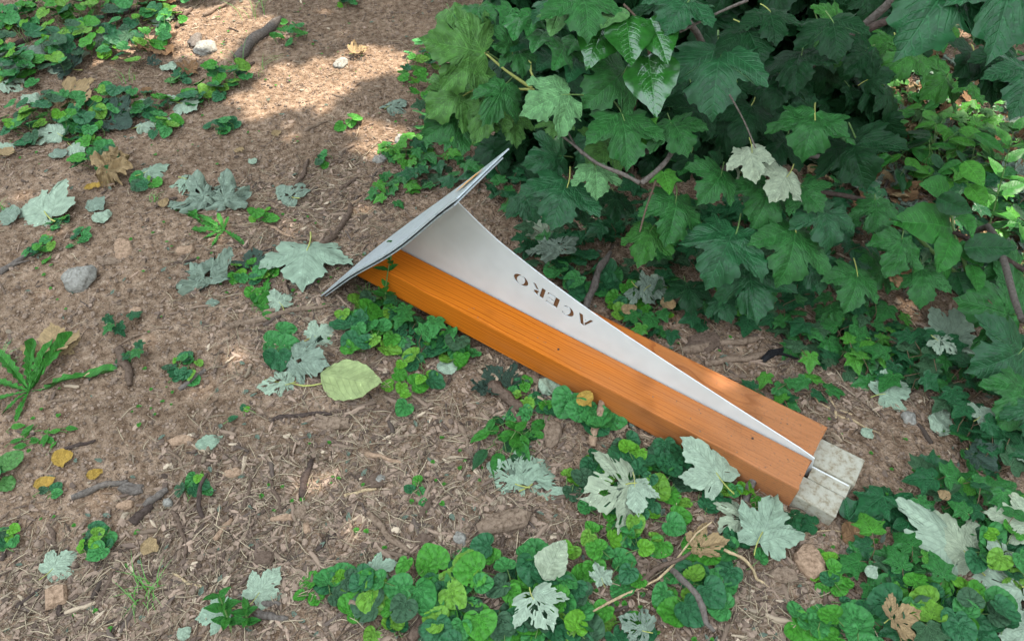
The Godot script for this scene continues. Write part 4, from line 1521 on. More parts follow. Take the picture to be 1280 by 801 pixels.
	# broad pieces: bark slabs and chips
	var slabs := [
		[[0.657, -0.802, 0.035, 0.053], 0.012, "chip_wood", "upright slab of tan wood beside the straight stalk"],
		[[-1.223, -1.852, 0.028, 0.05], 0.006, "chip_wood", "flat tan chip of bark on the bare soil"],
		[[-1.245, -1.788, 0.035, 0.019], 0.005, "bark_pale", "pink white sliver beside the flat tan chip"],
		[[-0.827, -1.124, 0.032, 0.017], 0.005, "chip_wood", "flat chip of wood above the straw"],
		[[-0.901, -0.944, 0.021, 0.013], 0.006, "chip_wood", "tan chip between the grey forked stick and bark"],
		[[-0.549, -0.808, 0.03, 0.021], 0.007, "bark_brown", "dark square chip by the pale folded leaf"],
		[[-0.199, -0.856, 0.023, 0.018], 0.006, "bark_brown", "brown square chip near the knotty stick"],
		[[-0.336, -1.013, 0.035, 0.022], 0.005, "bark_brown", "broad flat bark flake in the mulch"],
		[[-0.015, -0.896, 0.073, 0.028], 0.012, "bark_pale", "long rotten bark flake under the torn silver leaf"],
		[[0.101, -1.141, 0.028, 0.039], 0.010, "bark_pale", "rotten wood lump next to the weed by the post"],
		[[0.593, -0.771, 0.038, 0.022], 0.008, "bark_pale", "split piece of bark leaning on the wood slab"],
		[[-1.093, -1.579, 0.023, 0.016], 0.004, "chip_wood", "narrow tan chip on bare ground"],
		[[-0.986, -1.733, 0.032, 0.018], 0.005, "bark_pale", "small brown chip under the green weeds"],
		[[-1.026, -1.844, 0.033, 0.023], 0.006, "chip_wood", "pinkish chip among the feathery weeds"],
		[[-0.492, -0.927, 0.017, 0.021], 0.006, "bark_pale", "rough tan chip beside the thick dark stick"],
		[[-0.676, -1.031, 0.029, 0.014], 0.005, "chip_wood", "broken tan chip in the straw"],
		[[-0.531, -0.91, 0.033, 0.01], 0.005, "chip_wood", "long pale chip below the dark stick"],
		[[-0.764, -1.07, 0.018, 0.014], 0.004, "bark_brown", "small brown chip by the narrow pale leaf"],
		[[-0.976, -0.725, 0.024, 0.032], 0.010, "chip_wood", "sheaf of bleached fibres on the soil"],
		[[-0.902, -0.987, 0.034, 0.017], 0.006, "bark_grey", "weathered grey chip beside the forked stick"],
		[[0.536, -1.453, 0.058, 0.036], 0.010, "bark_brown", "dark bark flake beyond the post"],
		[[-0.458, -1.178, 0.053, 0.02], 0.006, "bark_pale", "broad bark strip under the yellowing leaf"],
		[[0.232, -0.648, 0.03, 0.017], 0.008, "bark_brown", "bark flake in the shade of the violets"],
	]
	for d in slabs:
		var e: Array = d[0]
		salt += 1
		var size := Vector3(e[2], d[1], e[3])
		var mesh := chip_mesh(size, salt * 5)
		var o := put("wood_chip", mesh, mats[d[2]])
		o.position = on_soil(e[0], e[1], d[1] * 0.7)
		o.rotation = Vector3(rng.randf_range(-0.12, 0.12), rng.randf_range(-0.3, 0.3), rng.randf_range(-0.15, 0.15))
		tag(o, d[3], "wood chip")
# ---------------------------------------------------------------- fallen leaves

func make_fallen_leaves() -> void:
	# shape, upper side, underside, which side lies up (u = underside), base, tip, width, label
	var pale := "pale fallen maple leaves"
	var list := [
		["fallen", "teal", "u", Vector2(-0.643, -1.856), Vector2(-0.618, -1.625), 1.0, "big flat teal leaf beside the lectern plate, its stalk on the soil"],
		["fallen", "silver", "u", Vector2(-0.671, -1.586), Vector2(-0.72, -1.659), 0.9, "small pale leaf scrap below the big teal leaf"],
		["fallen", "silver", "u", Vector2(-1.505, -1.991), Vector2(-1.653, -2.103), 1.1, "pale leaf with splayed fingers high on the bare soil"],
		["scrap", "ash", "u", Vector2(-1.618, -1.975), Vector2(-1.699, -2.051), 1.4, "pale curl beside the leaf with splayed fingers"],
		["scrap", "ash", "u", Vector2(-1.421, -2.09), Vector2(-1.352, -2.033), 1.6, "small grey green curl beyond the smooth grey stone"],
		["scrap", "silver", "u", Vector2(-1.362, -1.975), Vector2(-1.317, -2.025), 1.6, "silvery folded scrap beyond the smooth grey stone"],
		["fallen", "teal", "u", Vector2(-1.288, -2.24), Vector2(-1.222, -2.317), 1.0, "smooth silvery leaf lobe at the end of the big shrivelled leaf"],
		["shrivelled", "ash", "u", Vector2(-1.009, -2.059), Vector2(-1.085, -2.175), 1.15, "big shrivelled grey green leaf on bare soil"],
		["shrivelled", "ash", "u", Vector2(-0.946, -2.042), Vector2(-0.964, -2.156), 1.2, "crumpled half of the big shrivelled leaf, sticking up"],
		["torn", "teal", "u", Vector2(-1.145, -2.212), Vector2(-1.052, -2.156), 1.1, "torn silvery middle of the shrivelled leaf heap"],
		["torn", "ash", "t", Vector2(-0.795, -1.758), Vector2(-0.811, -1.848), 1.1, "grey green crumpled leaf above the bright weeds"],
		["shrivelled", "ash", "u", Vector2(-0.904, -1.673), Vector2(-0.96, -1.788), 1.2, "small grey curled leaf under the feathery weeds"],
		["scrap", "ash", "u", Vector2(-0.893, -1.599), Vector2(-0.853, -1.605), 1.3, "grey scrap on bare ground below the weeds"],
		["fallen", "silver", "u", Vector2(-1.013, -0.774), Vector2(-0.969, -0.831), 0.9, "angular pale leaf on the soil by a small green plant"],
		["fallen", "silver", "u", Vector2(-0.545, -0.713), Vector2(-0.505, -0.785), 0.8, "pale leaf folded over a grey stick"],
		["fallen", "teal", "u", Vector2(-0.596, -0.685), Vector2(-0.663, -0.672), 0.9, "pale teal leaf lying under the upright herb"],
		["scrap", "silver", "u", Vector2(-0.684, -0.63), Vector2(-0.664, -0.655), 1.8, "pale leaf tip at the bottom of bare soil"],
		["scrap", "teal", "u", Vector2(-0.78, -1.1), Vector2(-0.722, -1.134), 1.2, "narrow rolled pale leaf on the chips"],
		["torn", "silver", "u", Vector2(-0.582, -1.299), Vector2(-0.672, -1.282), 1.0, "curled silver leaf full of holes under the round leaf"],
		["shrivelled", "ash", "u", Vector2(-0.605, -1.371), Vector2(-0.49, -1.332), 1.1, "dark and pale rumpled leaf with a thin stalk"],
		["fallen", "silver", "u", Vector2(-0.56, -1.46), Vector2(-0.5, -1.509), 1.0, "pale grey leaf lying alone near the violets"],
		["oval", "lime", "u", Vector2(-0.504, -1.315), Vector2(-0.314, -1.258), 1.15, "large leaf turning yellow with a long pale stalk"],
		["torn", "teal", "u", Vector2(0.028, -0.982), Vector2(-0.07, -1.054), 1.1, "torn silver leaf, its half with eaten holes on rotten bark"],
		["torn", "teal", "u", Vector2(0.028, -0.982), Vector2(0.117, -1.068), 1.0, "other half of the torn silver leaf, nearer the post"],
		["torn", "cream", "u", Vector2(0.286, -0.965), Vector2(0.159, -0.91), 1.0, "pale split leaf draped over the violets"],
		["fallen", "silver", "u", Vector2(0.28, -0.974), Vector2(0.285, -0.89), 0.9, "pale leaf lobe hanging by the split leaf"],
		["scrap", "cream", "u", Vector2(0.065, -0.738), Vector2(0.114, -0.812), 1.4, "curled pale leaf standing in the violets"],
		["torn", "silver", "u", Vector2(0.041, -0.706), Vector2(0.082, -0.63), 1.1, "pale torn leaf at the bottom among the violets"],
		["fallen", "silver", "u", Vector2(0.492, -0.978), Vector2(0.404, -1.072), 0.85, "pale leaf propped against the post's side"],
		["torn", "cream", "u", Vector2(0.546, -0.91), Vector2(0.465, -0.854), 1.1, "cream leaf with a slit lying before the post"],
		["fallen", "teal", "u", Vector2(0.547, -0.831), Vector2(0.615, -0.952), 0.8, "silver leaf lying below the post's end"],
		["fallen", "cream", "u", Vector2(1.008, -0.797), Vector2(0.954, -0.927), 0.75, "long pale green leaf beyond the post's foot"],
		["fallen", "silver", "u", Vector2(1.001, -0.85), Vector2(0.854, -0.778), 1.2, "big pale leaf with a raised rib near the frame corner"],
		["torn", "silver", "u", Vector2(1.112, -0.724), Vector2(0.963, -0.738), 1.15, "broad silver leaf with a hole at the frame edge"],
		["fallen", "cream", "u", Vector2(1.167, -0.866), Vector2(1.059, -0.894), 0.8, "pale smooth leaf lying over ivy at the frame edge"],
		["fallen", "silver", "u", Vector2(1.069, -0.632), Vector2(1.014, -0.703), 1.1, "pale leaf half hidden in the bottom corner"],
		["fallen", "silver", "u", Vector2(1.241, -1.022), Vector2(1.222, -1.077), 1.0, "small pale leaf under the bush's lowest leaves"],
		["fallen", "teal", "u", Vector2(0.958, -1.256), Vector2(1.045, -1.277), 1.0, "pale blunt leaf on the ivy beyond the post"],
		["fallen", "teal", "u", Vector2(1.204, -1.447), Vector2(1.29, -1.528), 1.0, "grey green leaf leaning under the bush"],
		["torn", "silver", "u", Vector2(1.116, -1.388), Vector2(1.17, -1.337), 0.9, "torn pale leaf on the dark ivy"],
		["scrap", "silver", "u", Vector2(1.211, -1.332), Vector2(1.256, -1.4), 1.6, "small pale leaf near the bush's hanging leaves"],
		["scrap", "silver", "u", Vector2(0.88, -1.154), Vector2(0.899, -1.124), 2.0, "tiny pale leaf bit on bare soil by the foot"],
		["scrap", "silver", "u", Vector2(1.063, -1.134), Vector2(1.11, -1.204), 1.4, "pale leaf scrap at the edge of dark ivy"],
		["fallen", "silver", "u", Vector2(1.131, -1.134), Vector2(1.191, -1.163), 1.0, "white leaf scrap among dark ivy"],
		["torn", "ash", "t", Vector2(-0.013, -1.288), Vector2(-0.074, -1.36), 1.1, "dark folded leaf with pale rims against the post"],
		["shrivelled", "ash", "t", Vector2(-0.084, -1.266), Vector2(-0.064, -1.304), 1.2, "dark crumpled leaf below the folded one"],
		["scrap", "silver", "u", Vector2(-0.199, -1.348), Vector2(-0.144, -1.388), 1.6, "pale ragged leaf beside the dark folded one"],
		["scrap", "silver", "u", Vector2(0.075, -1.261), Vector2(0.123, -1.304), 1.5, "pale leaf scrap at the post's lower edge"],
		["scrap", "teal", "u", Vector2(0.138, -1.25), Vector2(0.149, -1.315), 1.6, "pale leaf tip standing against the post"],
		["torn", "ash", "u", Vector2(0.355, -1.639), Vector2(0.422, -1.573), 1.1, "grey green crinkled leaf behind the post"],
		["fallen", "ash", "u", Vector2(0.395, -1.619), Vector2(0.445, -1.673), 1.2, "pale grey leaf behind the crinkled one"],
		["fallen", "cream", "u", Vector2(0.128, -1.902), Vector2(0.042, -1.991), 1.0, "pale leaf lying under the bush by the fin"],
		["shrivelled", "ash", "u", Vector2(0.148, -1.766), Vector2(0.106, -1.856), 1.3, "withered grey leaf under the bush by the letters"],
		["torn", "silver", "u", Vector2(-2.068, -2.841), Vector2(-1.998, -2.931), 1.2, "pale wavy leaf on the clover bank's edge"],
		["scrap", "silver", "u", Vector2(-1.917, -2.718), Vector2(-1.874, -2.779), 1.8, "white leaf scrap below the wavy leaf"],
		["fallen", "silver", "u", Vector2(-1.864, -2.397), Vector2(-1.835, -2.449), 1.2, "pale leaf cut by the frame edge"],
		["fallen", "silver", "u", Vector2(-1.675, -2.492), Vector2(-1.783, -2.535), 1.0, "pale leaf before the little round leaves"],
		["scrap", "silver", "u", Vector2(-1.742, -2.439), Vector2(-1.721, -2.46), 1.6, "tiny white scrap before the little round leaves"],
		["scrap", "ash", "u", Vector2(-1.651, -2.347), Vector2(-1.634, -2.418), 1.8, "greyish leaf scrap on the brown soil"],
		["fallen", "silver", "u", Vector2(-1.614, -2.428), Vector2(-1.55, -2.367), 1.0, "small pale pointed leaf on the brown soil"],
		["torn", "ash", "t", Vector2(-1.565, -2.613), Vector2(-1.429, -2.53), 1.2, "dark folded leaf among the little round leaves"],
		["scrap", "silver", "u", Vector2(-1.45, -2.636), Vector2(-1.445, -2.755), 1.5, "pale leaf pair above the folded leaf"],
		["fallen", "silver", "u", Vector2(-1.413, -2.546), Vector2(-1.349, -2.591), 0.9, "white leaf lying by the small clover tuft"],
		["scrap", "silver", "u", Vector2(-1.308, -2.557), Vector2(-1.289, -2.636), 1.8, "white curled leaf beside the clover tuft"],
		["fallen", "silver", "u", Vector2(-1.304, -2.718), Vector2(-1.222, -2.659), 1.2, "pale star shaped leaf below the sunny tuft"],
		["fallen", "silver", "u", Vector2(-1.359, -2.742), Vector2(-1.326, -2.779), 1.0, "small pale leaf beside the star shaped one"],
		["torn", "ash", "u", Vector2(-2.04, -2.998), Vector2(-2.217, -3.181), 1.1, "grey green drooping leaf on the clover bank"],
		["torn", "ash", "t", Vector2(-1.801, -2.984), Vector2(-1.93, -3.039), 1.2, "dull dark leaf at the clover bank's foot"],
		["scrap", "silver", "u", Vector2(-1.928, -2.971), Vector2(-1.871, -3.011), 1.6, "light curl upon the dull dark leaf"],
		["fallen", "teal", "u", Vector2(-1.643, -3.426), Vector2(-1.546, -3.491), 1.0, "pale green leaf at the top of the bare slope"],
		["scrap", "silver", "u", Vector2(-1.765, -3.181), Vector2(-1.774, -3.362), 1.8, "white torn leaf in the clover"],
		["torn", "ash", "t", Vector2(-1.532, -3.039), Vector2(-1.475, -3.053), 1.2, "dark dry leaf beside the brown one"],
		["scrap", "silver", "u", Vector2(-1.454, -2.984), Vector2(-1.421, -3.053), 1.9, "pale leaf bits beside the rusty leaf"],
		["torn", "ash", "u", Vector2(-0.724, -2.103), Vector2(-0.805, -2.156), 1.3, "grey green folded leaf on the open soil"],
		["scrap", "silver", "u", Vector2(-0.934, -2.307), Vector2(-0.912, -2.337), 1.8, "small pale scrap above the open soil"],
		["torn", "ash", "u", Vector2(-0.485, -2.671), Vector2(-0.417, -2.742), 1.2, "dull crumpled leaf beside the ivy"],
		["fallen", "tan", "t", Vector2(-1.269, -1.4), Vector2(-1.289, -1.503), 1.2, "tan dry leaf behind the toothed rosette"],
		["torn", "tan", "t", Vector2(-1.253, -1.424), Vector2(-1.2, -1.46), 0.9, "other half of the tan dry leaf"],
		["torn", "tan", "t", Vector2(-1.785, -2.779), Vector2(-1.624, -2.706), 1.0, "brown curled leaf on the small clover patch"],
		["shrivelled", "tan", "t", Vector2(-1.43, -2.23), Vector2(-1.306, -2.278), 1.0, "yellow brown folded leaf by the shrivelled one"],
		["scrap", "gold", "t", Vector2(-1.463, -2.156), Vector2(-1.402, -2.184), 0.9, "yellow curled leaf under the folded brown one"],
		["torn", "brown", "t", Vector2(-1.569, -3.195), Vector2(-1.452, -3.109), 1.1, "orange brown leaf at the slope's top"],
		["torn", "brown", "t", Vector2(-1.37, -2.971), Vector2(-1.305, -3.025), 1.1, "rust red leaf on the bare slope"],
		["scrap", "brown", "t", Vector2(-2.024, -3.151), Vector2(-1.938, -3.109), 1.8, "curled orange leaf in the clover bank"],
		["fallen", "tan", "t", Vector2(-1.844, -2.367), Vector2(-1.827, -2.418), 1.4, "tan leaf bit at the frame edge"],
		["scrap", "brown", "t", Vector2(-1.495, -2.829), Vector2(-1.454, -2.841), 1.8, "small red brown leaf above the clover tuft"],
		["scrap", "gold", "t", Vector2(-1.122, -1.063), Vector2(-1.074, -1.082), 1.8, "golden lobed leaf on the soil"],
		["scrap", "gold", "t", Vector2(-1.132, -0.987), Vector2(-1.09, -1.013), 1.3, "golden narrow leaf below the lobed one"],
		["scrap", "gold", "t", Vector2(-1.017, -1.013), Vector2(-0.987, -1.036), 1.3, "golden leaf bit beside the grey forked stick"],
		["scrap", "tan", "t", Vector2(-0.828, -0.839), Vector2(-0.783, -0.831), 1.7, "tan leaf bit in the straw"],
		["scrap", "tan", "t", Vector2(-1.175, -2.059), Vector2(-1.153, -2.094), 1.5, "yellow leaf bit under the shrivelled leaf"],
		["scrap", "tan", "t", Vector2(-1.002, -2.397), Vector2(-0.971, -2.367), 1.6, "small dry yellow leaf on the bare soil"],
		["scrap", "tan", "t", Vector2(-0.894, -2.492), Vector2(-0.863, -2.514), 1.8, "pale tan leaf by a small twig"],
		["torn", "brown", "t", Vector2(1.212, -1.1), Vector2(1.256, -1.154), 1.1, "brown leaf under the hanging maple leaves"],
		["torn", "tan", "t", Vector2(1.407, -1.673), Vector2(1.495, -1.722), 1.1, "yellow tan leaf in the undergrowth"],
		["torn", "brown", "t", Vector2(0.65, -1.599), Vector2(0.699, -1.673), 1.0, "brown dry leaf beneath the bush"],
		["scrap", "brown", "t", Vector2(0.743, -0.854), Vector2(0.798, -0.878), 1.8, "brown leaf tucked under the straight stalk"],
		["torn", "tan", "t", Vector2(0.759, -0.648), Vector2(0.832, -0.668), 1.0, "tan dry leaf at the bottom frame edge"],
		["scrap", "gold", "t", Vector2(0.17, -1.224), Vector2(0.2, -1.183), 1.7, "golden leaf bit under the big round leaf"],
		["scrap", "tan", "t", Vector2(0.308, -1.54), Vector2(0.355, -1.553), 1.3, "yellow tan leaf beside the post's back edge"],
		["scrap", "tan", "t", Vector2(0.462, -1.592), Vector2(0.429, -1.553), 1.8, "little tan leaf beyond the post"],
		["torn", "tan", "t", Vector2(-0.685, -3.109), Vector2(-0.615, -3.151), 1.1, "yellow leaf lying in the sunlit streak"],
		["scrap", "gold", "t", Vector2(1.45, -1.68), Vector2(1.504, -1.708), 1.2, "pale yellow leaf by the lit wood chips"],
		["fallen", "brown", "t", Vector2(-1.735, -3.592), Vector2(-1.544, -3.662), 0.9, "brown leaf mass at the top of the slope"],
		["torn", "tan", "t", Vector2(0.39, -0.808), Vector2(0.473, -0.827), 0.8, "brown dead leaf beneath the violets"],
		["scrap", "tan", "t", Vector2(0.995, -0.927), Vector2(0.973, -0.948), 1.6, "tan curl among the ivy by the foot"],
		["fallen", "silver", "u", Vector2(0.797, -0.713), Vector2(0.749, -0.682), 0.8, "pale leaf bit among the ivy below the foot"],
		["scrap", "silver", "u", Vector2(0.756, -0.767), Vector2(0.772, -0.741), 2.0, "tiny pale leaf in the dark hollow"],
		["torn", "ash", "t", Vector2(1.092, -1.058), Vector2(1.139, -1.004), 1.1, "dull folded leaf in the ivy beyond the foot"],
		["fallen", "teal", "u", Vector2(-0.303, -0.771), Vector2(-0.25, -0.793), 0.8, "pale leaf edge behind the heart leaved patch"],
		["torn", "ash", "u", Vector2(0.276, -0.632), Vector2(0.217, -0.668), 1.1, "withered grey leaf at the bottom frame edge"],
		["fallen", "silver", "u", Vector2(0.192, -0.731), Vector2(0.179, -0.785), 0.7, "thin pale leaf among bright violets"],
	]
	for d in list:
		var a: Vector2 = d[3]
		var b: Vector2 = d[4]
		var length := a.distance_to(b)
		if length > 0.16:
			# a long one stands up at the tip or base, so its ground distance is shorter
			b = a.lerp(b, (0.16 + (length - 0.16) * 0.6) / length)
			length = a.distance_to(b)
		var up: bool = d[2] == "t"
		var lift := 0.010 + length * (0.05 if up else 0.12)
		var base := on_soil(a.x, a.y, lift * rng.randf_range(0.6, 1.1))
		var tip := on_soil(b.x, b.y, lift * rng.randf_range(0.6, 1.3))
		if str(d[6]).contains("propped") or str(d[6]).contains("standing") or str(d[6]).contains("leaning") or str(d[6]).contains("draped") or str(d[6]).contains("sticking"):
			tip.y += 0.35 * length
		var rest := cover_height((a.x + b.x) * 0.5, (a.y + b.y) * 0.5)
		if rest > 0.0 and (a.x > -0.1 and a.y > -1.9):
			base.y += rest
			tip.y += rest * 0.9
		if d[0] == "shrivelled":
			base.y += 0.1 * length
			tip.y += 0.18 * length
		var face := jitter(Vector3(0, 1, 0.22) if up else Vector3(0, -1, -0.22), 0.2)
		var main: Material = mats["fallen_" + d[1]]
		var back: Material = mats.fallen_top if d[1] in ["silver", "teal", "ash", "cream"] else main
		var pair := [main if up else back, back if up else main, mats.stem_yellow]
		if d[1] == "ash" and up:
			pair = [mats.fallen_top, mats.fallen_ash, mats.stem_yellow]
		var o := put("fallen_leaf", pick(d[0]), pair, self, frame(base, tip, face, d[5]))
		tag(o, d[6], "leaf")
	# the long stalk of the yellowing leaf and of the teal one
	for e in [[Vector2(-0.482, -1.299), Vector2(-0.659, -1.321), 0.0022, "stem_yellow", "thin yellow stalk reaching from the large yellowing leaf"], [Vector2(-0.663, -1.639), Vector2(-0.686, -1.78), 0.006, "bark_pale", "short bone coloured twig beside the big teal leaf"]]:
		var o := put("leaf_stalk", stick_mesh(e[0], e[1], e[2], 0.06, 4, 0.01, 0.004), mats[e[3]])
		tag(o, e[4], "stalk")


# ---------------------------------------------------------------- ground plants

